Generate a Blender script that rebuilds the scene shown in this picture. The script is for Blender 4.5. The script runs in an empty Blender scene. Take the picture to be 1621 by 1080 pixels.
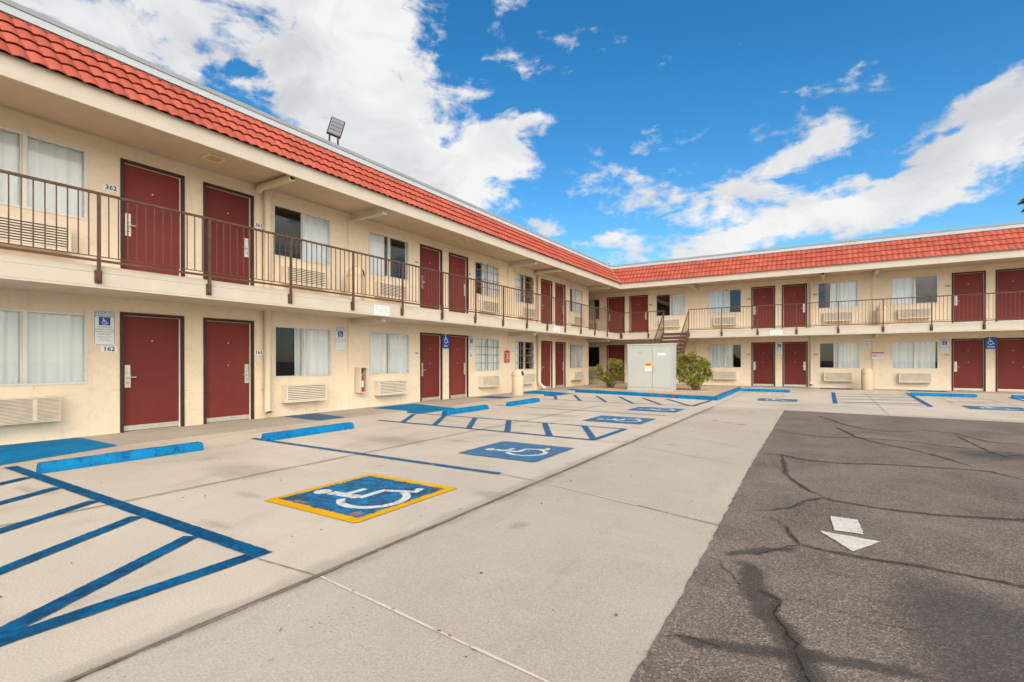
import bpy, bmesh, math, random
from math import radians, sin, cos, pi
from mathutils import Vector, Matrix

random.seed(7)
SC = bpy.context.scene
COL = SC.collection

# ------------------------------------------------------------------ camera
def setup_camera():
    cd = bpy.data.cameras.new("camera")
    co = bpy.data.objects.new("camera", cd)
    COL.objects.link(co)
    cd.sensor_fit = 'HORIZONTAL'; cd.sensor_width = 36.0
    cd.lens = 36.0 * 791.46 / 1621.0
    cd.shift_y = 30.95 / 1621.0
    cd.clip_start = 0.05; cd.clip_end = 3000.0
    yaw, roll = radians(32.072), -0.0014
    R0 = Vector((cos(yaw), sin(yaw), 0)); F = Vector((-sin(yaw), cos(yaw), 0)); U0 = Vector((0, 0, 1))
    R = cos(roll) * R0 + sin(roll) * U0; U = cos(roll) * U0 - sin(roll) * R0
    M = Matrix.Identity(4)
    for i in range(3):
        M[i][0] = R[i]; M[i][1] = U[i]; M[i][2] = -F[i]
    M[0][3], M[1][3], M[2][3] = 0.0, 0.0, 1.33
    co.matrix_world = M
    SC.camera = co
setup_camera()
SC.view_settings.view_transform = 'Standard'
SC.view_settings.look = 'None'
SC.view_settings.exposure = 0.13
SC.view_settings.gamma = 1.0

# ------------------------------------------------------------------ sun and sky
SUN_DIR = Vector((0.45, -0.70, 0.60)).normalized()
SUN_EL = math.asin(SUN_DIR.z); SUN_AZ = math.atan2(SUN_DIR.x, SUN_DIR.y)
SUN_STRENGTH, SUN_ANGLE, SKY_STRENGTH, CLOUD_FILL = 1.3, 26.0, 0.10, 4.4

def setup_sun():
    l = bpy.data.lights.new("sun", 'SUN'); l.energy = SUN_STRENGTH; l.angle = radians(SUN_ANGLE)
    l.color = (1.0, 0.95, 0.87)
    o = bpy.data.objects.new("sun", l); COL.objects.link(o)
    o.rotation_euler = SUN_DIR.to_track_quat('Z', 'Y').to_euler()
    o.location = (20, -20, 30)
setup_sun()

def setup_world():
    w = bpy.data.worlds.new("World"); SC.world = w; w.use_nodes = True
    nt = w.node_tree; N = nt.nodes; L = nt.links; N.clear()
    out = N.new('ShaderNodeOutputWorld'); bg = N.new('ShaderNodeBackground')
    bg.inputs['Strength'].default_value = SKY_STRENGTH
    L.new(bg.outputs[0], out.inputs[0])
    sky = N.new('ShaderNodeTexSky'); sky.sky_type = 'NISHITA'; sky.sun_disc = False
    sky.sun_elevation = SUN_EL; sky.sun_rotation = SUN_AZ
    sky.altitude = 400; sky.air_density = 1.0; sky.dust_density = 0.6; sky.ozone_density = 2.5
    hs = N.new('ShaderNodeHueSaturation'); hs.inputs['Saturation'].default_value = 1.36
    hs.inputs['Hue'].default_value = 0.494; hs.inputs['Value'].default_value = 1.60
    L.new(sky.outputs[0], hs.inputs['Color'])
    tc = N.new('ShaderNodeTexCoord')
    sep = N.new('ShaderNodeSeparateXYZ'); L.new(tc.outputs['Generated'], sep.inputs[0])
    def math_(op, a, b=None, c=None, clamp=False):
        m = N.new('ShaderNodeMath'); m.operation = op; m.use_clamp = clamp
        for i, v in enumerate((a, b, c)):
            if v is None: continue
            if isinstance(v, (int, float)): m.inputs[i].default_value = v
            else: L.new(v, m.inputs[i])
        return m.outputs[0]
    def noise(scale, detail=6, rough=0.6, off=(0, 0, 0), sc=(1, 1, 1), dist=0.0):
        mp = N.new('ShaderNodeMapping'); mp.inputs['Location'].default_value = off; mp.inputs['Scale'].default_value = sc
        L.new(tc.outputs['Generated'], mp.inputs[0])
        n = N.new('ShaderNodeTexNoise'); n.inputs['Scale'].default_value = scale
        n.inputs['Detail'].default_value = detail; n.inputs['Roughness'].default_value = rough
        n.inputs['Distortion'].default_value = dist
        L.new(mp.outputs[0], n.inputs['Vector'])
        return n
    az = math_('MULTIPLY', math_('ARCTAN2', sep.outputs[0], sep.outputs[1]), 57.2958)
    el = math_('MULTIPLY', math_('ARCSINE', sep.outputs[2]), 57.2958)
    wn = noise(7.0, 5, 0.6, (3, 1, 7))
    wsep = N.new('ShaderNodeSeparateXYZ'); L.new(wn.outputs['Color'], wsep.inputs[0])
    az2 = math_('ADD', az, math_('MULTIPLY', math_('SUBTRACT', wsep.outputs[0], 0.5), 9.0))
    el2 = math_('ADD', el, math_('MULTIPLY', math_('SUBTRACT', wsep.outputs[1], 0.5), 6.0))
    comb = N.new('ShaderNodeCombineXYZ'); L.new(az2, comb.inputs[0]); L.new(el2, comb.inputs[1])
    # cloud banks of this sky: azimuth, elevation, half widths, tilt (all degrees), weight
    banks = [
        (-66, 36, 26, 12, 0, 1.4), (-50, 32, 14, 8, 0, 1.1), (-47, 25.5, 15, 7.5, -10, 1.3), (-39, 20.5, 12, 6.0, -8, 1.3), (-50, 19, 14, 6, -10, 0.9),
        (-33, 23.5, 7, 4.0, 10, 0.75), (-28.5, 25.6, 3.4, 1.8, 30, 0.7), (-36, 28, 7, 3.0, 10, 0.45), (-30.5, 30.6, 2.4, 1.6, 0, 0.75),
        (-23.4, 29.6, 2.6, 1.3, 10, 0.40), (-76, 25, 9, 6, 0, 0.8), (-68, 27, 10, 6, 0, 1.0), (-56, 24, 8, 5, 0, 0.7), (-61.0, 27.2, 3.0, 1.2, 25, -1.1),
        (-37.5, 33.0, 6.0, 2.6, 50, -0.9), (-39.5, 23.0, 4.0, .8, 20, -0.6),
        (-7.5, 16.9, 8.5, 3.0, 14, 1.0), (-1.0, 19.6, 6.5, 2.4, 18, 0.95), (-4, 13.4, 16, 3.2, 7, 0.95), (7, 16.0, 14, 4.2, 13, 0.9),
        (13, 19.6, 9, 3.2, 12, 1.05), (4.5, 17.6, 5.0, 1.1, 14, -0.8), (2.0, 15.2, 4, .8, 20, -0.6), (10, 19.0, 5, .6, 12, -0.6), (10.5, 21.2, 6, 1.2, 12, 0.5), (-20, 13.3, 6.0, 1.7, 3, 0.95), (-28, 14.6, 5.5, 1.6, -3, 0.9), (-12, 12.0, 10, 1.6, 4, 0.8),
        (-13.5, 17.6, 3.0, 1.2, 20, 0.5), (-10, 20.0, 3.5, 0.9, -8, 0.5), (-7.2, 30.0, 1.6, 1.4, 60, 0.25), (-11, 28.6, 3.0, 1.2, 0, 0.2), (11, 18.0, 10, 5.0, 13, 0.5), (-5.5, 17.0, 8, 2.6, 14, 0.35), (-18, 27, 14, 5, 0, -0.35), (-15, 34, 16, 5, 0, -0.8), (-9, 28, 16, 6, 0, -0.55),
        (12, 12.4, 6, 1.0, 6, -0.5), (0, 8.0, 70, 3.0, 0, 0.5),
        (75, 30, 42, 24, 0, 1.3), (135, 40, 60, 34, 0, 1.8), (-150, 40, 60, 30, 0, 1.5), (30, 68, 60, 16, 0, 0.9), (90, 10, 60, 12, 0, 1.2), (150, 12, 60, 14, 0, 1.3),  # unseen part of the sky, cloud weighted up for more fill light
    ]
    acc = None
    for a, e, ra, re, rot, wt in banks:
        mp = N.new('ShaderNodeMapping'); mp.vector_type = 'TEXTURE'
        mp.inputs['Location'].default_value = (a, e, 0); mp.inputs['Rotation'].default_value = (0, 0, radians(rot))
        mp.inputs['Scale'].default_value = (ra, re, 1)
        L.new(comb.outputs[0], mp.inputs[0])
        ln = N.new('ShaderNodeVectorMath'); ln.operation = 'LENGTH'; L.new(mp.outputs[0], ln.inputs[0])
        v = math_('SUBTRACT', 1.0, ln.outputs['Value'], clamp=True)
        acc = math_('MULTIPLY', v, wt) if acc is None else math_('MULTIPLY_ADD', v, wt, acc)
    n1 = noise(6.5, 14, 0.62, (5, 2, 0), (1, 1, 2.2), 0.4)
    dens = math_('ADD', acc, math_('MULTIPLY', math_('SUBTRACT', n1.outputs[0], 0.5), 3.9))
    n3 = noise(24.0, 8, 0.62, (2, 9, 4), (1, 1, 1.5), 0.2)
    dens = math_('ADD', dens, math_('MULTIPLY', math_('SUBTRACT', n3.outputs[0], 0.5), 1.7))
    dens = math_('SUBTRACT', dens, 0.14)
    mr = N.new('ShaderNodeMapRange'); mr.interpolation_type = 'SMOOTHSTEP'
    mr.inputs['From Min'].default_value = 0.0; mr.inputs['From Max'].default_value = 0.80
    L.new(dens, mr.inputs['Value'])
    up = N.new('ShaderNodeMapRange'); up.interpolation_type = 'SMOOTHSTEP'
    up.inputs['From Min'].default_value = 0.0; up.inputs['From Max'].default_value = 0.06
    L.new(sep.outputs[2], up.inputs['Value'])
    # cloud brightness: sunlit white with soft grey hollows
    n2 = noise(6.0, 7, 0.55, (1, 8, 3), (1, 1, 1.6), 0.6)
    cr = N.new('ShaderNodeValToRGB')
    cr.color_ramp.elements[0].position = 0.33; cr.color_ramp.elements[0].color = (5.9, 6.05, 6.35, 1)
    cr.color_ramp.elements[1].position = 0.60; cr.color_ramp.elements[1].color = (8.4, 8.4, 8.4, 1)
    L.new(n2.outputs[0], cr.inputs[0])
    # added fill glow in out-of-view clouds, aimed low to light walls under the eaves
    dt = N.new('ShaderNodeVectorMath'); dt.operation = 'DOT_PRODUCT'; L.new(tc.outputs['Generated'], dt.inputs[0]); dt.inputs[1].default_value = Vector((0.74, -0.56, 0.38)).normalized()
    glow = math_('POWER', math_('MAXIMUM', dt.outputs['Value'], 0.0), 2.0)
    gl = N.new('ShaderNodeVectorMath'); gl.operation = 'SCALE'; gl.inputs[0].default_value = (1.05 * CLOUD_FILL, 0.94 * CLOUD_FILL, 0.80 * CLOUD_FILL); L.new(glow, gl.inputs['Scale'])
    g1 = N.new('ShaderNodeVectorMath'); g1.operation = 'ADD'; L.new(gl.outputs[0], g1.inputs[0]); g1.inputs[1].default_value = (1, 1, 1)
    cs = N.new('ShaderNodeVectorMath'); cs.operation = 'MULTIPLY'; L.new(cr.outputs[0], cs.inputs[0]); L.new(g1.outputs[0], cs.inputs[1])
    mix = N.new('ShaderNodeMix'); mix.data_type = 'RGBA'
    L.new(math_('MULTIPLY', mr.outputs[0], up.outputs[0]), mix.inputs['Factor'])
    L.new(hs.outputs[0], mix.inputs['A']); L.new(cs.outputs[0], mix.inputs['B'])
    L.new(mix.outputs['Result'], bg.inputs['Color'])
    w.cycles.sampling_method = 'MANUAL'; w.cycles.sample_map_resolution = 1024
setup_world()

# ------------------------------------------------------------------ materials
def new_mat(name):
    m = bpy.data.materials.new(name); m.use_nodes = True
    return m, m.node_tree.nodes, m.node_tree.links, m.node_tree.nodes['Principled BSDF']

def nmath(N, L, op, a, b=None, clamp=False):
    m = N.new('ShaderNodeMath'); m.operation = op; m.use_clamp = clamp
    for i, v in enumerate((a, b)):
        if v is None: continue
        if isinstance(v, (int, float)): m.inputs[i].default_value = v
        else: L.new(v, m.inputs[i])
    return m.outputs[0]

def coords(N, L, scale=(1, 1, 1), rnd=True):
    tc = N.new('ShaderNodeTexCoord')
    mp = N.new('ShaderNodeMapping'); mp.inputs['Scale'].default_value = scale
    L.new(tc.outputs['Object'], mp.inputs[0])
    if rnd:
        oi = N.new('ShaderNodeObjectInfo')
        cb = N.new('ShaderNodeCombineXYZ')
        for i, k in enumerate((37.0, 19.0, 53.0)):
            L.new(nmath(N, L, 'MULTIPLY', oi.outputs['Random'], k), cb.inputs[i])
        L.new(cb.outputs[0], mp.inputs['Location'])
    return mp.outputs[0]

def nz(N, L, vec, scale, detail=4, rough=0.55, dist=0.0):
    n = N.new('ShaderNodeTexNoise'); n.inputs['Scale'].default_value = scale
    n.inputs['Detail'].default_value = detail; n.inputs['Roughness'].default_value = rough
    n.inputs['Distortion'].default_value = dist
    L.new(vec, n.inputs['Vector'])
    return n.outputs[0]

def ramp(N, L, val, stops):
    r = N.new('ShaderNodeValToRGB'); el = r.color_ramp.elements
    while len(el) < len(stops): el.new(0.5)
    for e, (p, c) in zip(el, stops):
        e.position = p; e.color = (c, c, c, 1) if isinstance(c, (int, float)) else (*c, 1)
    L.new(val, r.inputs[0])
    return r.outputs[0]

def mixc(N, L, fac, a, b, blend='MIX'):
    m = N.new('ShaderNodeMix'); m.data_type = 'RGBA'; m.blend_type = blend
    for k, v in (('Factor', fac), ('A', a), ('B', b)):
        s = m.inputs[k]
        if isinstance(v, (int, float)): s.default_value = v
        elif isinstance(v, tuple): s.default_value = (*v, 1)
        else: L.new(v, s)
    return m.outputs['Result']

def bump(N, L, B, h, strength, dist=0.01):
    b = N.new('ShaderNodeBump'); b.inputs['Strength'].default_value = strength; b.inputs['Distance'].default_value = dist
    L.new(h, b.inputs['Height']); L.new(b.outputs[0], B.inputs['Normal'])

def plain(name, col, rough=0.6, metal=0.0, var=0.10, spec=0.25, vscale=3.0, bscale=0, bstr=0.2, grime=None, gscale=1.5):
    """painted or bare surface with soft mottling, optional grain and grime"""
    m, N, L, B = new_mat(name)
    v = coords(N, L)
    f = nz(N, L, v, vscale, 5, 0.6)
    lo = tuple(c * (1 - var) for c in col); hi = tuple(min(1, c * (1 + var)) for c in col)
    c = mixc(N, L, ramp(N, L, f, [(0.3, 0.0), (0.7, 1.0)]), lo, hi)
    if grime:
        g = nz(N, L, v, gscale, 8, 0.68, 0.4)
        c = mixc(N, L, ramp(N, L, g, [(0.50, 0.0), (0.72, grime[3])]), c, grime[:3])
    L.new(c, B.inputs['Base Color'])
    B.inputs['Roughness'].default_value = rough; B.inputs['Metallic'].default_value = metal; B.inputs['Specular IOR Level'].default_value = 0.5 if metal else spec
    if bscale: bump(N, L, B, nz(N, L, v, bscale, 6, 0.6), bstr, 0.006)
    return m

def flat_paint_alpha(name, col, col2, holes=(0.62, 0.70), hscale=9, rough=0.7, under=None, amount=1.0, stretch=(1, 1, 1)):
    """thin road paint: chipped away where the noise is high, so the pavement shows through"""
    m, N, L, B = new_mat(name)
    v = coords(N, L, stretch)
    f = nz(N, L, v, 4.0, 5, 0.6)
    c = mixc(N, L, ramp(N, L, f, [(0.35, 0.0), (0.65, 1.0)]), col, col2)
    cr = nz(N, L, v, 26.0, 6, 0.7, 0.5)
    c = mixc(N, L, ramp(N, L, cr, [(0.52, 0.0), (0.66, 0.55)]), c, tuple(x * 0.45 for x in col))
    L.new(c, B.inputs['Base Color']); B.inputs['Roughness'].default_value = rough; B.inputs['Specular IOR Level'].default_value = 0.12
    h = nz(N, L, v, hscale, 9, 0.72, 0.3)
    al = ramp(N, L, h, [(holes[0], 1.0), (holes[1], 1.0 - amount)])
    L.new(al, B.inputs['Alpha'])
    return m

M = {}
def stucco(name, col):
    m, N, L, B = new_mat(name)
    v = coords(N, L, rnd=False)
    f = nz(N, L, v, 0.9, 6, 0.6)
    c = mixc(N, L, ramp(N, L, f, [(0.3, 0.0), (0.7, 1.0)]), tuple(x * 0.93 for x in col), tuple(min(1, x * 1.06) for x in col))
    sm = nz(N, L, coords(N, L, (1, 1, 1.6), False), 5.5, 8, 0.7, 0.8)
    c = mixc(N, L, ramp(N, L, sm, [(0.52, 0.0), (0.70, 0.34)]), c, (col[0] * 0.62, col[1] * 0.54, col[2] * 0.42))
    st = nz(N, L, coords(N, L, (3.0, 3.0, .35), False), 2.6, 6, 0.6)      # rain streaks
    c = mixc(N, L, ramp(N, L, st, [(0.56, 0.0), (0.72, 0.22)]), c, (col[0] * 0.70, col[1] * 0.62, col[2] * 0.52))
    cr_ = N.new('ShaderNodeTexVoronoi'); cr_.feature = 'DISTANCE_TO_EDGE'; cr_.inputs['Scale'].default_value = 0.55
    wv = N.new('ShaderNodeVectorMath'); wv.operation = 'ADD'; L.new(v, wv.inputs[0])
    nn = N.new('ShaderNodeTexNoise'); nn.inputs['Scale'].default_value = 2.5; nn.inputs['Detail'].default_value = 6; L.new(v, nn.inputs['Vector']); L.new(nn.outputs['Color'], wv.inputs[1]); L.new(wv.outputs[0], cr_.inputs['Vector'])
    hair = nmath(N, L, 'MULTIPLY', nmath(N, L, 'LESS_THAN', cr_.outputs['Distance'], 0.006), ramp(N, L, nz(N, L, v, 0.8, 3), [(0.54, 0.0), (0.66, 0.28)]))
    c = mixc(N, L, hair, c, (col[0] * 0.45, col[1] * 0.38, col[2] * 0.30))
    L.new(c, B.inputs['Base Color']); B.inputs['Specular IOR Level'].default_value = 0.2; B.inputs['Roughness'].default_value = 0.92
    h = nmath(N, L, 'ADD', nz(N, L, v, 38, 5, 0.65), nmath(N, L, 'MULTIPLY', nz(N, L, v, 9, 4, 0.6, 0.8), 1.6))
    bump(N, L, B, h, 0.55, 0.012)
    return m
M['stucco'] = stucco('cream stucco', (0.77, 0.65, 0.49))
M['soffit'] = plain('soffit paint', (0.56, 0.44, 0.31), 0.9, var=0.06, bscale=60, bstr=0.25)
M['deck'] = plain('cream deck coating', (0.66, 0.54, 0.40), 0.85, var=0.07, bscale=50)
M['trim'] = plain('cream trim paint', (0.565, 0.505, 0.415), 0.65, var=0.05, bscale=14, bstr=0.15, grime=(0.50, 0.40, 0.28, 0.25), gscale=2.2)
M['brown'] = plain('brown railing paint', (0.105, 0.052, 0.034), 0.5, var=0.2, vscale=8, grime=(0.20, 0.12, 0.08, 0.4), gscale=6)
def tint_mat(m, lo, hi):
    N, L = m.node_tree.nodes, m.node_tree.links; B = N['Principled BSDF']; src = B.inputs['Base Color'].links[0].from_socket
    oi = N.new('ShaderNodeObjectInfo'); mr = N.new('ShaderNodeMapRange'); mr.inputs['To Min'].default_value = lo; mr.inputs['To Max'].default_value = hi
    L.new(oi.outputs['Random'], mr.inputs['Value']); vs = N.new('ShaderNodeVectorMath'); vs.operation = 'SCALE'
    L.new(src, vs.inputs[0]); L.new(mr.outputs[0], vs.inputs['Scale']); L.new(vs.outputs[0], B.inputs['Base Color'])
M['frame'] = plain('dark brown door frame paint', (0.050, 0.025, 0.019), 0.45, var=0.2, vscale=6, grime=(0.14, 0.08, 0.055, 0.4), gscale=5)
M['door'] = plain('oxblood door paint', (0.172, 0.036, 0.030), 0.48, var=0.10, vscale=2.0, bscale=45, bstr=0.12, grime=(0.15, 0.03, 0.026, 0.3), gscale=3, spec=0.12)
tint_mat(M['door'], 0.82, 1.12)
M['white'] = plain('white strip', (0.75, 0.73, 0.68), 0.6, var=0.08)
M['steel'] = plain('brushed steel', (0.62, 0.60, 0.55), 0.35, 0.6, var=0.12, vscale=20)
M['satin'] = plain('satin lock plate', (0.66, 0.60, 0.50), 0.38, 0.45, var=0.10, vscale=14)
M['alu'] = plain('window aluminium', (0.66, 0.65, 0.60), 0.45, 0.25, var=0.08, grime=(0.35, 0.31, 0.25, 0.4), gscale=6)
M['bronze'] = plain('dull bronze bar', (0.24, 0.21, 0.16), 0.5, var=0.15)
M['dark'] = plain('dark interior', (0.035, 0.03, 0.026), 0.9, var=0.3)
M['black'] = plain('black', (0.012, 0.012, 0.012), 0.7)
M['grill_dark'] = plain('grille shadow gap', (0.06, 0.048, 0.035), 0.9)
M['ac'] = plain('almond air conditioner paint', (0.72, 0.635, 0.50), 0.55, var=0.06, grime=(0.42, 0.34, 0.24, 0.35), gscale=5)
M['bin'] = plain('beige bin plastic', (0.62, 0.49, 0.35), 0.6, var=0.05, grime=(0.45, 0.34, 0.23, 0.3), gscale=3)
M['pipe'] = plain('cream pipe paint', (0.66, 0.555, 0.41), 0.6, var=0.06)
M['coping'] = plain('galvanised coping', (0.47, 0.53, 0.56), 0.55, 0.0, var=0.06, vscale=1.2, grime=(0.45, 0.47, 0.48, 0.3), gscale=2)
M['coping_cap'] = plain('grey coping cap', (0.30, 0.325, 0.335), 0.6, 0.0, var=0.08, vscale=1.5)
M['cab'] = plain('pale grey-green cabinet paint', (0.455, 0.485, 0.455), 0.42, 0.0, var=0.03, grime=(0.42, 0.42, 0.36, 0.18), gscale=2)
M['sign_white'] = plain('white sign face', (0.74, 0.76, 0.74), 0.4, var=0.04)
M['sign_blue'] = plain('blue sign face', (0.008, 0.085, 0.42), 0.4, var=0.06)
M['ink_blue'] = plain('blue sign ink', (0.03, 0.055, 0.22), 0.6)
M['ink_dark'] = plain('dark plum ink', (0.045, 0.02, 0.03), 0.6)
M['ink_black'] = plain('black ink', (0.03, 0.03, 0.03), 0.6)
M['ink_green'] = plain('grey green ink', (0.20, 0.27, 0.24), 0.6)
M['ink_white'] = plain('white ink', (0.82, 0.82, 0.80), 0.5)
M['sign_red'] = plain('red sign face', (0.50, 0.035, 0.022), 0.45, var=0.08)
M['orange'] = plain('orange sticker', (0.80, 0.30, 0.012), 0.5)
M['yellow_dot'] = plain('yellow sticker', (0.75, 0.60, 0.02), 0.5)
M['lilac'] = plain('pale blue sticker', (0.42, 0.45, 0.62), 0.5)
M['ext_red'] = plain('extinguisher red', (0.50, 0.025, 0.02), 0.3)
M['solar'] = plain('grey solar panel', (0.20, 0.20, 0.225), 0.35, var=0.08)
M['lamp_glass'] = plain('yellowed lamp diffuser', (0.48, 0.38, 0.13), 0.4)
M['joint'] = plain('dark pavement joint', (0.19, 0.165, 0.13), 0.95, var=0.3, vscale=6)
M['caulk'] = flat_paint_alpha('white joint caulk', (0.62, 0.57, 0.47), (0.70, 0.65, 0.55), (0.60, 0.66), 12)
M['red_mark'] = flat_paint_alpha('red spray mark', (0.50, 0.05, 0.04), (0.55, 0.08, 0.06), (0.40, 0.58), 40, amount=0.95)
M['branch'] = plain('woody stem', (0.17, 0.10, 0.06), 0.9, var=0.25, vscale=10)
M['palm_trunk'] = plain('palm trunk', (0.16, 0.115, 0.075), 0.95, var=0.25, vscale=4, bscale=8, bstr=0.6)

def leaf_mat(name, a, b):
    m, N, L, B = new_mat(name)
    v = coords(N, L, rnd=False)
    f = nz(N, L, v, 7, 4, 0.7)
    L.new(mixc(N, L, ramp(N, L, f, [(0.36, 0.0), (0.64, 1.0)]), a, b), B.inputs['Base Color'])
    B.inputs['Roughness'].default_value = 0.5
    B.inputs['Transmission Weight'].default_value = 0.0
    return m
M['leaf'] = leaf_mat('oleander leaves', (0.045, 0.080, 0.010), (0.40, 0.36, 0.055))
M['blossom'] = plain('faded pink blossom', (0.55, 0.33, 0.25), 0.8)
M['frond'] = leaf_mat('palm fronds', (0.05, 0.075, 0.015), (0.15, 0.19, 0.03))
M['deadfrond'] = plain('dry fronds', (0.15, 0.10, 0.06), 0.9, var=0.3)

def tile_mat():
    m, N, L, B = new_mat('salmon roof tile')
    v = coords(N, L, rnd=False)
    f = nz(N, L, v, 1.6, 5, 0.6); g = nz(N, L, v, 17, 5, 0.65)
    c = mixc(N, L, ramp(N, L, f, [(0.3, 0.0), (0.7, 1.0)]), (0.385, 0.082, 0.050), (0.475, 0.110, 0.068))
    c = mixc(N, L, ramp(N, L, g, [(0.55, 0.0), (0.72, 0.4)]), c, (0.42, 0.085, 0.058))
    w = nz(N, L, v, 5.0, 2, 0.4)
    c = mixc(N, L, ramp(N, L, w, [(0.73, 0.0), (0.76, 0.35)]), c, (0.66, 0.34, 0.16))
    at = N.new('ShaderNodeAttribute'); at.attribute_name = 'fade'
    sc = N.new('ShaderNodeVectorMath'); sc.operation = 'SCALE'; L.new(c, sc.inputs[0]); L.new(at.outputs['Fac'], sc.inputs['Scale']); c = sc.outputs[0]
    L.new(c, B.inputs['Base Color']); B.inputs['Specular IOR Level'].default_value = 0.2; B.inputs['Roughness'].default_value = 0.72
    bump(N, L, B, nz(N, L, v, 70, 4, 0.6), 0.2, 0.004)
    return m
M['tile'] = tile_mat()
M['tile_gap'] = plain('underlay', (0.05, 0.018, 0.014), 0.9)

def glass_mat():
    m, N, L, B = new_mat('window glass')
    N.remove(B)
    out = [n for n in N if n.type == 'OUTPUT_MATERIAL'][0]
    tr = N.new('ShaderNodeBsdfTransparent'); tr.inputs[0].default_value = (0.97, 0.985, 0.98, 1)
    gl = N.new('ShaderNodeBsdfGlossy'); gl.inputs['Roughness'].default_value = 0.015
    fr = N.new('ShaderNodeFresnel'); fr.inputs['IOR'].default_value = 1.5
    v = coords(N, L)
    b = N.new('ShaderNodeBump'); b.inputs['Strength'].default_value = 0.03; b.inputs['Distance'].default_value = 0.02
    L.new(nz(N, L, v, 1.6, 2, 0.4), b.inputs['Height']); L.new(b.outputs[0], gl.inputs['Normal'])
    mx = N.new('ShaderNodeMixShader')
    f = nmath(N, L, 'MULTIPLY', fr.outputs[0], 1.9, True)
    L.new(f, mx.inputs[0]); L.new(tr.outputs[0], mx.inputs[1]); L.new(gl.outputs[0], mx.inputs[2])
    L.new(mx.outputs[0], out.inputs[0])
    return m
M['glass'] = glass_mat()

def curtain_mat():
    m, N, L, B = new_mat('pale curtain')
    v = coords(N, L, (1, 1, 0.25))
    f = nz(N, L, v, 9, 4, 0.6)
    L.new(mixc(N, L, f, (0.82, 0.86, 0.86), (0.92, 0.94, 0.93)), B.inputs['Base Color'])
    B.inputs['Roughness'].default_value = 0.9
    return m
M['curtain'] = curtain_mat()

def concrete_mat(name, base, patch=1.0, cracks=True):
    m, N, L, B = new_mat(name)
    v = coords(N, L, rnd=False)
    f = nz(N, L, v, 0.33, 7, 0.62, 0.3)
    c = mixc(N, L, ramp(N, L, f, [(0.30, 0.0), (0.70, 1.0)]), tuple(x * 0.84 for x in base), tuple(x * 1.12 for x in base))
    s = nz(N, L, coords(N, L, (1.0, 0.35, 1), False), 1.7, 8, 0.68, 0.6)
    c = mixc(N, L, ramp(N, L, s, [(0.54, 0.0), (0.74, 0.42 * patch)]), c, tuple(x * y for x, y in zip(base, (0.62, 0.57, 0.50))))
    lt = nz(N, L, coords(N, L, (0.5, 1.6, 1), False), 2.3, 6, 0.6)
    c = mixc(N, L, ramp(N, L, lt, [(0.56, 0.0), (0.74, 0.35)]), c, tuple(min(1, x * 1.22) for x in base))
    # dark pits and specks
    vo = N.new('ShaderNodeTexVoronoi'); vo.inputs['Scale'].default_value = 24; L.new(v, vo.inputs['Vector'])
    sp = nmath(N, L, 'LESS_THAN', vo.outputs['Distance'], nmath(N, L, 'MULTIPLY', ramp(N, L, nz(N, L, v, 2.0, 4), [(0.45, 0.0), (0.75, 1.0)]), 0.24))
    c = mixc(N, L, nmath(N, L, 'MULTIPLY', sp, 0.55), c, tuple(x * 0.35 for x in base))
    fine = nz(N, L, v, 85, 4, 0.8)
    c = mixc(N, L, 0.36, c, ramp(N, L, fine, [(0.28, 0.12), (0.72, 0.90)]), 'OVERLAY')
    pit = nz(N, L, v, 150, 2, 0.6)
    c = mixc(N, L, nmath(N, L, 'MULTIPLY', ramp(N, L, pit, [(0.66, 0.0), (0.74, 0.8)]), ramp(N, L, nz(N, L, v, 1.3, 5, 0.65), [(0.44, 0.0), (0.66, 1.0)])), c, tuple(x * 0.30 for x in base))
    # rust blots
    ru = nz(N, L, v, 3.1, 3, 0.5, 0.2)
    c = mixc(N, L, ramp(N, L, ru, [(0.735, 0.0), (0.78, 0.3)]), c, (0.42, 0.24, 0.11))
    L.new(c, B.inputs['Base Color']); B.inputs['Specular IOR Level'].default_value = 0.2; B.inputs['Roughness'].default_value = 0.9
    bump(N, L, B, nmath(N, L, 'ADD', nz(N, L, v, 90, 4, 0.7), nz(N, L, v, 3, 4)), 0.25, 0.006)
    return m
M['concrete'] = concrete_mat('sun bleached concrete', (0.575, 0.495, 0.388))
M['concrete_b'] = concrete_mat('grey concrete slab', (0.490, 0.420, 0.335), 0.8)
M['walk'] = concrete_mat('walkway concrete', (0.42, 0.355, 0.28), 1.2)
M['tread'] = concrete_mat('tread concrete', (0.48, 0.41, 0.32), 0.7)

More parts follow.
